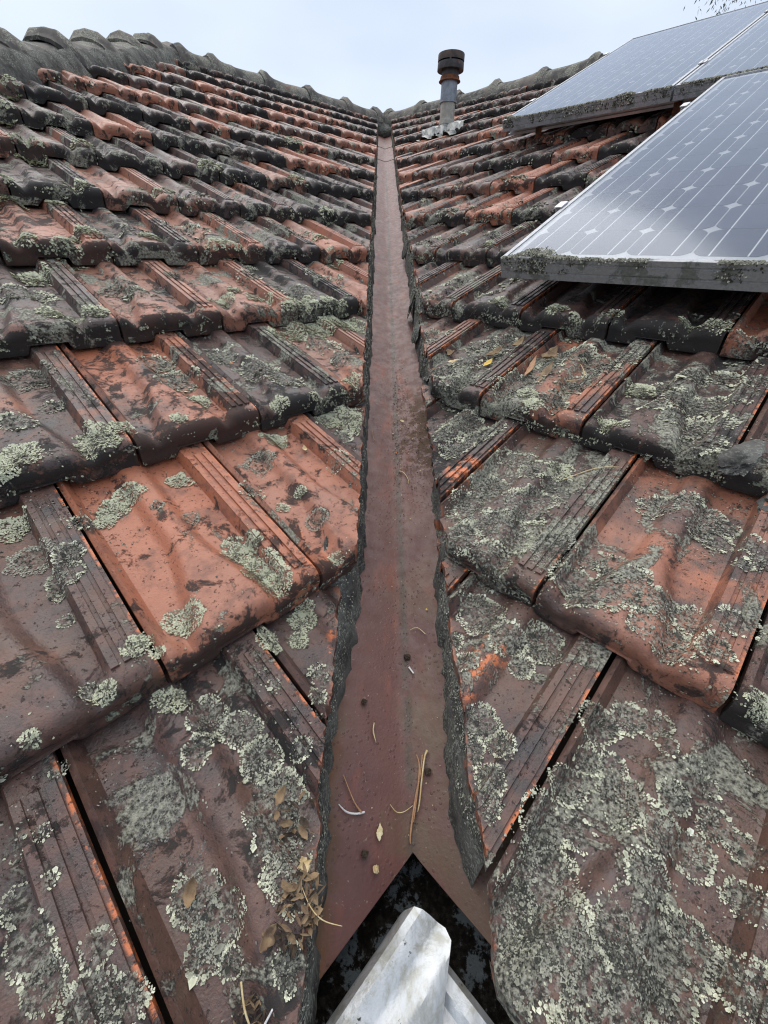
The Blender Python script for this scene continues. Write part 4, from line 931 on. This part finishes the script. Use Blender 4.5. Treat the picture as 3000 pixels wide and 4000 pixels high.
def bar_mesh(name, prof, x0, x1, mat, mask=0.0):
    "extrude a (y, z) profile along x"
    n = len(prof); V = [(x0, y, z) for y, z in prof]+[(x1, y, z) for y, z in prof]
    f = [(i, (i+1) % n, (i+1) % n+n, i+n) for i in range(n)]+[tuple(range(n))[::-1], tuple(range(n, 2*n))]
    me = mesh_np(name, V, f, mat, False)
    at_ = me.color_attributes.new('mask', 'FLOAT_COLOR', 'POINT'); at_.data.foreach_set('color', [mask, 0, 0, 1]*len(me.vertices)); return me
def frame_prof():
    return [(0, 0), (0, -.010), (.0016, -.0105), (.0016, -.0135), (0, -.014), (0, -.030), (.0016, -.0305), (.0016, -.0335), (0, -.034), (0, -PH), (.028, -PH), (.028, -PH+.003), (.004, -PH+.003), (.004, -.006), (.011, -.004), (.011, 0)]
def panel(u, t, d0, d1, label, seed, mossy):
    R0 = np.array(on(1, u, t, d0)); R1 = np.array(on(1, u, t+math.sqrt(PL**2-(d1-d0)**2), d1))
    x = AX[1][0]; y = (R1-R0)/np.linalg.norm(R1-R0); z = np.cross(x, y); mm = Matrix.Identity(4)
    for i in range(3): mm[i][0] = x[i]; mm[i][1] = y[i]; mm[i][2] = z[i]; mm[i][3] = R0[i]
    p = thing('solar_panel', label, 'solar panel'); p.matrix_world = mm
    def add(name, me, loc=(0, 0, 0), rz=0):
        o = bpy.data.objects.new(name, me); link(o, p); o.location = loc; o.rotation_euler = (0, 0, rz); return o
    add('frame_bar', bar_mesh('frame_bar', frame_prof(), 0, PW, M['alu'], mossy))
    add('frame_bar', bar_mesh('frame_bar', frame_prof(), 0, PW, M['alu'], 0.1), (PW, PL, 0), math.pi)
    add('frame_bar', bar_mesh('frame_bar', [(a, b-.0004) for a, b in frame_prof()], 0.0015, PL-.0015, M['alu'], .1), (PW, 0, 0), math.pi/2)
    add('frame_bar', bar_mesh('frame_bar', [(a, b-.0004) for a, b in frame_prof()], 0.0015, PL-.0015, M['alu'], .1), (0, PL, 0), -math.pi/2)
    bs = mesh_np('backsheet', [(.006, .006, -.0065), (PW-.006, .006, -.0065), (PW-.006, PL-.006, -.0065), (.006, PL-.006, -.0065), (.006, .006, -.0095), (PW-.006, .006, -.0095), (PW-.006, PL-.006, -.0095), (.006, PL-.006, -.0095)],
        [(0, 1, 2, 3), (7, 6, 5, 4), (0, 4, 5, 1), (1, 5, 6, 2), (2, 6, 7, 3), (3, 7, 4, 0)], M['back'], False); add('backsheet', bs)
    for i in range(6):
        for j in range(12): add('solar_cell', CELL, (PW/2+(i-2.5)*.1268, PL/2+(j-5.5)*.1268, -.0052))
    gl = mesh_np('glass', [(.009, .009, -.002), (PW-.009, .009, -.002), (PW-.009, PL-.009, -.002), (.009, PL-.009, -.002)], [(0, 1, 2, 3)], M['glass'], False); add('glass', gl)
    for yy in (.33, 1.24):
        for sx in (0, 1):
            bm = bmesh.new(); x0 = -.018 if sx == 0 else PW+.003
            box_bm(bm, (.022, .04, .004), Matrix.Translation((x0+.0085 if sx == 0 else x0+.004, yy, .0025)), .001)
            box_bm(bm, (.004, .04, PH), Matrix.Translation((x0+.004 if sx == 0 else x0+.011, yy, -PH/2)))
            me = bpy.data.meshes.new('end_clamp'); bm.to_mesh(me); bm.free(); me.materials.append(M['rail']); add('end_clamp', me)
    # lichen cushions along the lower edge
    r_ = np.random.default_rng(seed); n = int(26000*mossy); X = r_.uniform(.004, PW-.004, n); Y = np.abs(r_.normal(0, .018, n)); 
    w_ = .010+.055*sm(.45, .75, vnoise(X*13+seed, X*0+2, 7)); hgt = .011*sm(.4, .8, vnoise(X*13+seed, X*0+2, 7))
    keep = (Y < w_)&((fbm(X*60, Y*60, seed, 3) > .42)|(Y < .004))&(vnoise(X*22, X*0, seed+3) > .22)
    X, Y, hgt, w_ = X[keep], Y[keep], hgt[keep], w_[keep]
    fr_ = r_.uniform(0, 1, len(X)) < .12; Z = hgt*np.sqrt(np.clip(1-(Y/w_)**2, 0, 1))*r_.uniform(.5, 1, len(X))-.001
    Nn = np.tile(z, (len(X), 1)); Z = np.where(fr_, -r_.uniform(0, .034, len(X))**1.0, Z); Y = np.where(fr_, -.0004, Y)
    fm = vnoise(X*30, Z*40+9, seed+8) > .40; k2 = (~fr_)|fm; X, Y, Z, fr_, Nn, w_ = X[k2], Y[k2], Z[k2], fr_[k2], Nn[k2], w_[k2]
    Nn = z[None]*.7-y[None]*(1.3*(1-np.clip(Y/w_, 0, 1)))[:, None]+r_.normal(0, .3, (len(X), 3)); Nn[fr_] = -y*.9+z*.4; Nn /= np.linalg.norm(Nn, axis=1)[:, None]
    C_ = R0[None]+X[:, None]*x+Y[:, None]*y+Z[:, None]*z; n = len(X); rn = r_.uniform(0, 1, n)
    c = np.array([.64, .62, .50])[None]*r_.uniform(.6, 1.1, (n, 1)); dk = (rn > .78)|(fr_&(rn > .3)); c[dk] = np.array([.075, .07, .052])*r_.uniform(.5, 1.5, (dk.sum(), 1))
    o = flakes_mesh(C_, Nn, np.tile(x, (n, 1)), r_.uniform(.0012, .0034, n)*(1 if mossy > .9 else 1.4), r_.uniform(.1, .8, n), r_.uniform(0, 6.28, n), c, 'edge_lichen', None)
    o.parent = p; o.matrix_parent_inverse = mm.inverted()
    return p
panel(-.668, 1.185, .149, .148, 'nearest solar panel, low on the right slope, thick lichen along its lower frame', 1, 1.0)
panel(-1.655, 2.785, .150, .172, 'upper solar panel beside the flue, its raised lower edge over a dark gap', 2, .75)
panel(-.835, 2.785, .150, .172, 'upper solar panel at the right edge of the frame, behind the nearest panel', 3, .7)
panel(.165, 1.19, .152, .150, 'low solar panel right of the nearest one, past the edge of the photo', 4, .6) if False else None
def rail(t, d, u0, u1, label):
    r = thing('mounting_rail', label, 'mounting rail', tuple(on(1, u0, t, d)), 'aluminium rails under the solar panels')
    del r['group']
    bm = bmesh.new(); mm = frame4(1, (u0+u1)/2, t, d)
    box_bm(bm, (u1-u0, .036, .010), mm @ Matrix.Translation((0, 0, .013))); box_bm(bm, (u1-u0, .036, .010), mm @ Matrix.Translation((0, 0, -.013))); box_bm(bm, (u1-u0-.002, .014, .017), mm)
    o = bm_obj('channel', bm, M['rail'], r)
    n = max(2, int((u1-u0)/.55)); 
    for i in range(n):
        u = u0+.18+(u1-u0-.36)*i/(n-1); h = float(surf(1, np.array([u]), np.array([t]))[0][0])
        bm = bmesh.new(); box_bm(bm, (.03, .005, d-h+.004), frame4(1, u, t-.0215, (d+h)/2-.004)); box_bm(bm, (.03, .05, .005), frame4(1, u, t-.002, h+.006))
        bm_obj('foot_bracket', bm, M['alu'] if False else M['rust'], r)
for t, d, u0, u1, lb in [(1.52, .086, -.72, .35, 'aluminium rail poking out below the nearest solar panel, lower of its pair'), (2.43, .086, -.70, .35, 'aluminium rail under the upper part of the nearest solar panel'),
        (2.87, .088, -1.66, .0, 'front aluminium rail on rusty feet in the dark gap under the upper solar panels'), (4.03, .102, -1.70, .0, 'rear aluminium rail under the upper solar panels')]:
    rail(t, d, u0, u1, lb)

# ---------------------------------------------------------------- gutter at the inside corner of the eaves
GUT = thing('eaves_gutter', 'silted dark box gutter meeting in a corner below the valley sheet', 'gutter', (0, .1, -.1))
prof = [(.1735, -.055), (.171, -.06), (.166, -.075), (.155, -.105), (.13, -.118), (.09, -.12), (.06, -.112), (.05, -.08), (.046, -.03), (.044, -.03), (.048, -.115), (.09, -.1225), (.158, -.108), (.1755, -.06), (.1755, -.055)]
xs = np.concatenate([np.linspace(-1.3, -.3, 30), np.linspace(-.28, .28, 90), np.linspace(.3, 1.3, 30)]); V = []
for x in xs:
    for j, (s_, z) in enumerate(prof):
        e = .012*(fbm(np.array([x*45]), np.array([s_*40.]), 4, 4)[0]-.5)*2 if 2 <= j <= 7 else 0
        V.append((x, s_*S2-abs(x), z+e))
obj('trough', mesh_np('trough', V, grid_faces(len(xs), len(prof), True), M['trough'], True), GUT)
def lip(name, sgn, prof, ends, u_far, dz, seed):
    "front lip of the gutter: folded sheet running away from the corner"
    V = []; nu = 70; n = len(prof)
    for th_ in (0, -.0014):
        for i in range(nu):
            for j, (s_, z) in enumerate(prof):
                ue = np.interp(s_, [e[0] for e in ends], [e[1] for e in ends]); f_ = (i/(nu-1))**1.6; u = ue+(u_far-ue)*f_
                y = (s_+u)/S2; x = sgn*(u-s_)/S2
                e = .0024*(fbm(np.array([u*26.]), np.array([s_*50.]), seed, 3)[0]-.5)*2
                V.append((x, y, z+dz+th_+e))
    N = nu*n; flip = sgn > 0
    f = grid_faces(nu, n, flip)+[tuple(q+N for q in r[::-1]) for r in grid_faces(nu, n, flip)]
    for j in range(n-1): f.append((j, j+1, j+1+N, j+N))
    for i in range(nu-1):
        a = i*n; f.append((a, a+n, a+n+N, a+N)); a += n-1; f.append((a, a+n, a+n+N, a+N))
    me = mesh_np(name, V, f, M['gutter'], True, 25)
    bm = bmesh.new(); bm.from_mesh(me); bmesh.ops.recalc_face_normals(bm, faces=bm.faces[:]); bm.to_mesh(me); bm.free(); me.set_sharp_from_angle(angle=math.radians(25))
    return obj(name, me, GUT)
pl = [(.1035, -.040), (.103, -.020), (.100, -.006), (.094, .004), (.086, .0065), (.078, .0045), (.070, .0015), (.0675, .001), (.060, .001), (.050, .0025), (.045, .0022), (.036, -.002), (.028, -.006), (.0225, -.011), (.0215, -.05)]
L_lip = lip('gutter_lip', 1, pl, [(.0215, .043), (.053, .101), (.092, .090), (.1035, .076)], -1.2, 0, 3)
pr_ = [(.088, -.055), (.0875, -.034), (.0855, -.022), (.079, -.015), (.068, -.016), (.06, -.021), (.045, -.017), (.03, -.020), (.02, -.05)]
R_lip = lip('gutter_lip', -1, pr_, [(.02, .04), (.088, .052)], -1.2, -.003, 8)
R_lip['label'] = 'lower gutter lip stained with pale lichen'

# ---------------------------------------------------------------- leaves, stalks and crumbs lying about
def pm(x, y, h=.0): return np.array([x, y, tv*(y+abs(x))-HV+.003+h])
def pt_(side, u, t, h=.0): return on(side, u, t, float(surf(side, np.array([u]), np.array([t]))[0][0])+h)
def tube(name, pts, rads, mat, label, cat, parent=None, flat=1.0, group=None):
    pts = [np.array(p, float) for p in pts]; P = []; R = []
    n = len(pts)
    for i in range(n-1):
        for k in range(6):
            t = k/6; p0 = pts[max(i-1, 0)]; p1 = pts[i]; p2 = pts[i+1]; p3 = pts[min(i+2, n-1)]
            P.append(.5*((2*p1)+(-p0+p2)*t+(2*p0-5*p1+4*p2-p3)*t*t+(-p0+3*p1-3*p2+p3)*t**3)); R.append(rads[i]+(rads[i+1]-rads[i])*t)
    P.append(pts[-1]); R.append(rads[-1]); P = np.array(P); c = P.mean(0)
    V = []; m_ = 6
    for i in range(len(P)):
        d = P[min(i+1, len(P)-1)]-P[max(i-1, 0)]; d /= np.linalg.norm(d)+1e-9; s = np.cross(d, [0, 0, 1.]); s /= np.linalg.norm(s)+1e-9; w_ = np.cross(s, d)
        for k in range(m_):
            a = 2*math.pi*k/m_; V.append(P[i]+s*math.cos(a)*R[i]+w_*math.sin(a)*R[i]*flat-c)
    f = [(i*m_+k, i*m_+(k+1) % m_, (i+1)*m_+(k+1) % m_, (i+1)*m_+k) for i in range(len(P)-1) for k in range(m_)]+[tuple(range(m_))[::-1], tuple((len(P)-1)*m_+k for k in range(m_))]
    o = obj(name, mesh_np(name, V, f, mat, True)); o.location = c
    if parent is not None: o.parent = parent; o.location = Vector(c)-parent.location
    elif label: tag(o, label, cat, group)
    return o
def leaf(name, p, nrm, ang, L, wd, curl, fold, mat, label, seed, ragged=.15, cat='dead leaf', group=None):
    kk_ = (.85, .9) if p[0] > .12 else (.46, .62)
    L *= kk_[0]; wd *= kk_[1]
    r_ = random.Random(seed); n = 12; nrm = Vector(nrm).normalized(); ref = Vector((0, 1, 0)); x = (ref-nrm*ref.dot(nrm)).normalized(); x.rotate(__import__('mathutils').Quaternion(nrm, ang)); y = nrm.cross(x)
    V = []
    for th_ in (0, -.0004):
        r2 = random.Random(seed)
        for i in range(n+1):
            s = i/n; w_ = wd*.5*math.sin(math.pi*min(1, s*1.02+.02))**.75
            for j in (-1, -.5, 0, .5, 1):
                ww = w_*(1+(r2.uniform(-ragged, ragged) if abs(j) == 1 else 0))
                a = (s-.5)*L; z = curl*L*((s-.5)*2)**2*.5+fold*abs(j)*w_+r2.uniform(-.0004, .0004)+.0012
                tw = curl*1.2*(s-.5)*j*w_
                q = x*a+y*(j*ww)+nrm*(z+tw+th_); V.append(tuple(q))
    N = (n+1)*5; f = grid_faces(n+1, 5)+[tuple(q+N for q in r[::-1]) for r in grid_faces(n+1, 5)]
    for i in range(n):
        a = i*5; f.append((a, a+5, a+5+N, a+N)); a += 4; f.append((a, a+N, a+5+N, a+5))
    o = obj(name, mesh_np(name, V, f, mat, True)); o.location = p
    if label: tag(o, label, cat, group)
    return o
NL, NR = AX[0][2], AX[1][2]
bun = thing('straw_bundle', 'bundle of three dry stalks lying down the valley to the notch in the sheet', 'dry stalks', tuple(pm(.008, .24)))
tube('stalk', [pm(.018, .282, .004), pm(.014, .262, .003), pm(.005, .232, .003), pm(-.002, .203, .001), pm(-.003, .192, .0)], [.0009, .0013, .0015, .0014, .0007], M['pink'], None, None, bun)
tube('stalk', [pm(.010, .283, .004), pm(.013, .270, .004), pm(.009, .243, .005), pm(.002, .212, .003)], [.0008, .0010, .0010, .0007], M['pink'], None, None, bun)
tube('stalk', [pm(.025, .286, .004), pm(.021, .279, .005), pm(.016, .258, .006), pm(.011, .232, .004), pm(.008, .222, .002)], [.0022, .0013, .0012, .0011, .0006], M['straw'], None, None, bun)
tube('fine_twig', [pm(-.028, .228, .001), pm(-.020, .221, .002), pm(-.010, .222, .002), pm(.002, .229, .002)], [.0004, .0006, .0006, .0004], M['straw'], 'thin curved twig crossing the foot of the straw bundle', 'twig')
tube('bleached_stalk', [pm(-.094, .222, .001), pm(-.084, .215, .003), pm(-.072, .214, .003), pm(-.061, .217, .002)], [.0006, .0012, .0013, .0014], M['pale'], 'short white curved stalk by the left edge of the valley sheet', 'stalk')
tube('brown_stalk', [pm(-.090, .252, .003), pm(-.082, .238, .003), pm(-.074, .225, .003), pm(-.065, .216, .003)], [.0005, .0008, .0009, .0016], M['pink'], 'thin brown stalk meeting the white curved one', 'stalk')
leaf('seed_wing', pm(-.042, .200, .002), NL, .02, .040, .011, .02, .1, M['dry'], 'pale ragged seed wing lying left of the notch', 3, .35, 'seed wing').data.materials[0] = mat_simple('pale_seed_wing', (.62, .50, .27), (.72, .62, .40), 70, .75)
def clump(p, r, seed, label, mat=None, sub=3):
    o = lump('soil_clump', None, tuple(p), (r, r*.9, r*.7), seed, mat or M['soil'], (0, 0, seed), sub, .7); tag(o, label, 'debris'); return o
clump(pm(.003, .418, .002), .0055, 31, 'dark crumbly clump in the middle of the valley sheet')
clump(pm(-.065, .343, .002), .004, 32, 'small dark clump on the left part of the valley sheet')
clump(pm(.024, .263, .002), .0045, 33, 'dark oval pod right of the straw bundle')
clump(pm(-.060, .178, .002), .0045, 34, 'small brown clump left of the pale seed wing')
clump(pm(-.046, .166, .002), .004, 35, 'tan crumb below the pale seed wing', M['straw'])
tube('wood_splinter', [pm(.005, .402, .002), pm(.012, .391, .002)], [.0016, .0014], M['pale'], 'short grey splinter below the dark clump', 'splinter', flat=.5)
tube('fine_twig', [pm(.010, .462, .001), pm(.022, .462, .003), pm(.035, .449, .002)], [.0004, .0007, .0009], M['straw'], 'thin bent twig on the right half of the sheet above the dark clump', 'twig')
leaf('leaf_scrap', pm(.040, .492, .001), NR, 1.2, .009, .006, .1, .2, M['yellow'], 'tiny yellow scrap near the right valley edge', 8, .3, 'leaf scrap')
tube('fine_twig', [pm(-.050, .318, .001), pm(-.051, .306, .003), pm(-.047, .294, .001)], [.0008, .0012, .0005], M['straw'], 'small straw coloured twig left of centre on the sheet', 'twig')
tube('fine_twig', [pm(.050, .232, .001), pm(.053, .206, .001)], [.0009, .0009], M['pink'], 'straight brown twig below the right cut tile', 'twig')
leaf('pale_leaf', pm(.016, 1.02, .002), NR, .6, .034, .011, .1, .1, M['straw'], 'pale narrow leaf on the silt in the valley', 11, .1)
leaf('red_scrap', pm(-.002, .904, .001), NR, .1, .016, .007, .1, .2, M['chip'], 'tiny orange chip below the silt in the valley', 12, .3, 'chip')
tube('fine_twig', [pm(.004, .84, .002), pm(.014, .828, .004), pm(.022, .808, .002), pm(.022, .795, .001)], [.0014, .0009, .0008, .0005], M['straw'], 'curled pale twig below the silt patch', 'twig')
tube('fine_twig', [pm(-.062, .955, .006), pm(-.058, .93, .002), pm(-.050, .925, .002)], [.0007, .0009, .0006], M['pink'], 'short twig standing on the left of the sheet beside the silt', 'twig')
tube('fine_twig', [pm(-.012, 1.43, .001), pm(.010, 1.44, .002)], [.0009, .0006], M['straw'], 'small twig across the fold of the sheet beyond the silt', 'twig')
# leaves on the right slope
leaf('curled_leaf', pt_(1, -.672, .948, .004), NR, .5, .040, .022, .8, .5, M['dry'], 'brown curled leaf nearest the valley on the third right course', 21, .3)
leaf('pale_leaf', pt_(1, -.640, .915, .004), NR, 1.3, .036, .016, .3, .2, M['straw'], 'small pale leaf just below the brown curled leaf', 22, .3)
leaf('leaf_scrap', pt_(1, -.664, .866, .003), NR, 1.0, .020, .016, .3, .3, M['dry'], 'tan leaf scrap on the cut tile by the valley', 23, .3, 'leaf scrap')
leaf('dead_leaf', pt_(1, -.565, .985, .006), NR, -1.1, .062, .022, .4, .6, M['dry'], 'crumpled brown leaf on the grey crusted tile', 24, .35)
leaf('dead_leaf', pt_(1, -.52, 1.015, .005), NR, -1.0, .055, .018, .5, .4, M['dry'], 'crumpled tan leaf above the yellow one', 25, .35)
leaf('yellow_leaf', pt_(1, -.555, .940, .004), NR, -.9, .042, .016, .2, .3, M['yellow'], 'small bright yellow leaf on the right slope', 26, .2)
leaf('dead_leaf', pt_(1, -.435, 1.01, .008), NR, -.9, .062, .034, .6, .5, M['dry'], 'broad curled leaf on the second tile from the valley', 27, .3)
leaf('dead_leaf', pt_(1, -.452, .955, .005), NR, -.62, .095, .014, .2, .4, M['pink'], 'long narrow brown leaf below the broad curled one', 28, .2)
leaf('dead_leaf', pt_(1, -.40, .925, .005), NR, -.72, .095, .018, .15, .3, M['dry'], 'long tan leaf lowest on the orange and grey tile', 29, .2)
tube('fine_twig', [pt_(1, -.36, 1.0, .006), pt_(1, -.34, .975, .008), pt_(1, -.335, .95, .006), pt_(1, -.355, .925, .006)], [.0006, .0009, .0009, .0006], M['straw'], 'thin curved twig right of the long tan leaf', 'twig')
# left slope
leaf('curled_leaf', pt_(0, -.068, .258, .004), NL, .15, .045, .018, .9, .7, M['dry'], 'long curled leaf alone on the big brown tile at lower left', 41, .25)
leaf('dead_leaf', pt_(0, .030, .265, .005), NL, -.3, .042, .016, .7, .5, M['dry'], 'shrivelled leaf on the grey lichen by the lower left valley edge', 42, .35)
leaf('dead_leaf', pt_(0, .015, .205, .004), NL, .6, .030, .018, .3, .4, M['straw'], 'pale leaf scrap above the litter pile', 43, .35)
leaf('dead_leaf', pt_(0, -.035, .190, .006), NL, -.5, .042, .018, .7, .6, M['dry'], 'pale curled leaf at the left of the litter pile', 44, .35)
leaf('leaf_scrap', pt_(0, .375, .70, .004), NL, .4, .036, .013, .5, .5, M['straw'], 'small pale curled leaf on the cut tile of the second left course', 45, .3, 'leaf scrap')
leaf('clay_chip', pt_(0, .386, .989, .003), NL, -.8, .022, .008, .1, .1, M['chip'], 'tiny orange clay chip on the dark purple tile', 46, .3, 'chip')
def pile(p, side, R, n, seed, label):
    r_ = random.Random(seed); V = []; F = []; nn = Vector(AX[side][2])
    for q in range(n):
        a = r_.uniform(0, 6.28); d = R*math.sqrt(r_.random()); L = r_.uniform(.004, .017); wd = L*r_.choice([.07, .12, .25, .45]); 
        c = Vector((math.cos(a)*d, math.sin(a)*d*1.3, 0)); c -= nn*c.dot(nn); c += nn*r_.uniform(.001, .010)*(1-d/R*.7)
        x = Vector((r_.gauss(0, 1), r_.gauss(0, 1), r_.gauss(0, .35))).normalized(); z = (nn+Vector((r_.gauss(0, .6), r_.gauss(0, .6), 0))).normalized(); y = z.cross(x).normalized()
        b = len(V)
        for (i, j, h) in [(-.5, 0, .1), (-.15, -.5, .3*r_.random()), (.25, -.4, .1), (.5, 0, .35*r_.random()), (.2, .5, .2), (-.2, .4, .35*r_.random()), (0, 0, -.05)]: V.append(tuple(c+x*(i*L)+y*(j*wd)+z*(h*wd)))
        F += [(b+6, b+i, b+(i+1) % 6) for i in range(6)]
    me = mesh_np('leaf_litter', V, F, M['dry'], False); me.materials.append(M['dry']); me.materials.append(M['soil'])
    for i, pl_ in enumerate(me.polygons): pl_.material_index = (0, 2, 0, 2, 1, 2)[(i//6*7) % 6]
    o = obj('leaf_litter', me); o.location = p; o['kind'] = 'stuff'; tag(o, label, 'leaf litter'); return o
pile(pt_(0, -.006, .185, .002), 0, .021, 120, 1, 'pile of crumpled brown leaf litter at the lower left valley edge')
pile(pt_(0, -.068, .150, .002), 0, .018, 80, 2, 'leaf litter at the bottom edge of the big brown left tile')
pile(pt_(0, .03, .235, .001), 0, .026, 24, 3, 'thin scatter of leaf scraps on grey lichen above the litter pile')
tube('dry_stalk', [pt_(0, -.072, .150, .006), pt_(0, -.070, .166, .012), pt_(0, -.064, .182, .016)], [.0006, .0009, .0008], M['straw'], 'straw coloured stalk sticking up from the bottom litter', 'stalk')
tube('dry_stalk', [pt_(0, .004, .198, .004), pt_(0, .001, .180, .008), pt_(0, .004, .165, .006), pt_(0, .014, .150, .003)], [.0003, .0005, .0005, .0003], M['straw'], 'thin bent stalk hanging from the litter pile', 'stalk')
tube('dry_stalk', [pt_(0, -.082, .145, .006), pt_(0, -.068, .148, .009), pt_(0, -.054, .154, .008)], [.0007, .001, .0007], M['pale'], 'bleached flat stalk across the bottom litter', 'stalk', flat=.5)
tube('fine_twig', [pt_(1, -.24, .68, .004), pt_(1, -.20, .715, .005), pt_(1, -.17, .735, .004)], [.0006, .0009, .0006], M['straw'], 'fine twig on the ribbed band of the lichen covered right tile', 'twig')
# needles caught in the joint at lower left
for i in range(9):
    u = joint0(0, -1)-W+W*math.ceil((-.15-(joint0(0, -1)-W))/W)*0+(-.1137 if False else 0)
# crumbs washed into the valley
V = []; F = []; r_ = random.Random(5)
def crumb(p, s):
    b = len(V); 
    for _ in range(4): V.append((p[0]+r_.uniform(-s, s), p[1]+r_.uniform(-s, s), p[2]+r_.uniform(0, s*1.2)))
    F.extend([(b, b+1, b+2), (b, b+2, b+3), (b, b+3, b+1), (b+1, b+3, b+2)])
for i in range(3200):
    y = r_.gauss(.98, .13) if i < 1300 else r_.uniform(.2, 2.6); x = r_.uniform(-.012, .075)*(1-.5*(y > 1.1)) if i < 1300 else (r_.gauss(.003, .006) if i % 3 else r_.uniform(-.06, .06))
    if i >= 2900: x = r_.choice([-1, 1])*r_.uniform(.05, .066)
    if abs(x) > .078: continue
    crumb(pm(x, y), r_.uniform(.0005, .0026)*(1 if i < 1300 else .55))
me = mesh_np('silt_crumbs', V, F, M['soil'], False); me.materials.append(M['straw'])
for i, p_ in enumerate(me.polygons): p_.material_index = 1 if (i//4) % 6 == 0 else 0
o = obj('silt_crumbs', me); o['kind'] = 'stuff'; tag(o, 'brown silt and crumbs washed down the valley sheet', 'debris')

# ---------------------------------------------------------------- gum tree far behind the right ridge
def raydir(a, b): d = FW+RT*(a-1500)/(FOC*1000)-UP*(b-2000)/(FOC*1000); return d/np.linalg.norm(d)
tcn = CAM+raydir(3290, -390)*14.0
tree = thing('gum_tree', 'leafy gum tree whose twig tips show over the upper solar panels at top right', 'tree', (tcn[0], tcn[1], -3.2))
def limb(name, a, b, r0, r1, seed):
    r_ = random.Random(seed); a, b = np.array(a), np.array(b); n = 6; pts = [a+(b-a)*i/n+np.array([r_.uniform(-.12, .12), r_.uniform(-.12, .12), 0])*(0 < i < n) for i in range(n+1)]
    return tube(name, pts, [r0+(r1-r0)*i/n for i in range(n+1)], M['bark'], None, None, tree)
top = tcn+np.array([0, 0, -.6]); limb('trunk', (tcn[0], tcn[1], -3.2), top, .2, .09, 1)
r_ = random.Random(12); tips = []
for i in range(14):
    a = r_.uniform(0, 6.28); e = tcn+np.array([math.cos(a)*1.5*r_.uniform(.6, 1), math.sin(a)*1.5*r_.uniform(.6, 1), r_.uniform(-.6, 1.1)]); limb('branch', top+(np.array([0, 0, -.5])*r_.random()), e, .05, .012, 20+i); tips.append(e)
V = []; F = []
for e in tips:
    for q in range(240):
        c = e+np.array([r_.gauss(0, .26), r_.gauss(0, .26), r_.gauss(0, .2)]); L = r_.uniform(.05, .10); d = np.array([r_.gauss(0, .6), r_.gauss(0, .6), -1.]); d /= np.linalg.norm(d); s = np.cross(d, [r_.gauss(0, 1), r_.gauss(0, 1), .1]); s /= np.linalg.norm(s)
        b = len(V); V += [tuple(c), tuple(c+d*L*.5+s*L*.12), tuple(c+d*L), tuple(c+d*L*.5-s*L*.12)]; F.append((b, b+1, b+2, b+3))
obj('crown', mesh_np('crown', V, F, M['leaf'], False), tree)

# ---------------------------------------------------------------- groups of like things
GRP = {'roof_slope': 'tiled roof slopes', 'solar_panel': 'solar panels on the right slope', 'mounting_rail': 'aluminium rails under the solar panels', 'fine_twig': 'fine twigs lying on the roof',
       'dead_leaf': 'dead leaves lying on the tiles', 'curled_leaf': 'dead leaves lying on the tiles', 'pale_leaf': 'pale leaves', 'leaf_scrap': 'scraps of leaf', 'leaf_litter': 'piles of leaf litter', 'soil_clump': 'clumps and crumbs in the valley', 'dry_stalk': 'dry stalks in the litter'}
for o_ in scene.objects:
    if o_.parent is None and o_.name.split('.')[0] in GRP and 'label' in o_.keys(): o_['group'] = GRP[o_.name.split('.')[0]]
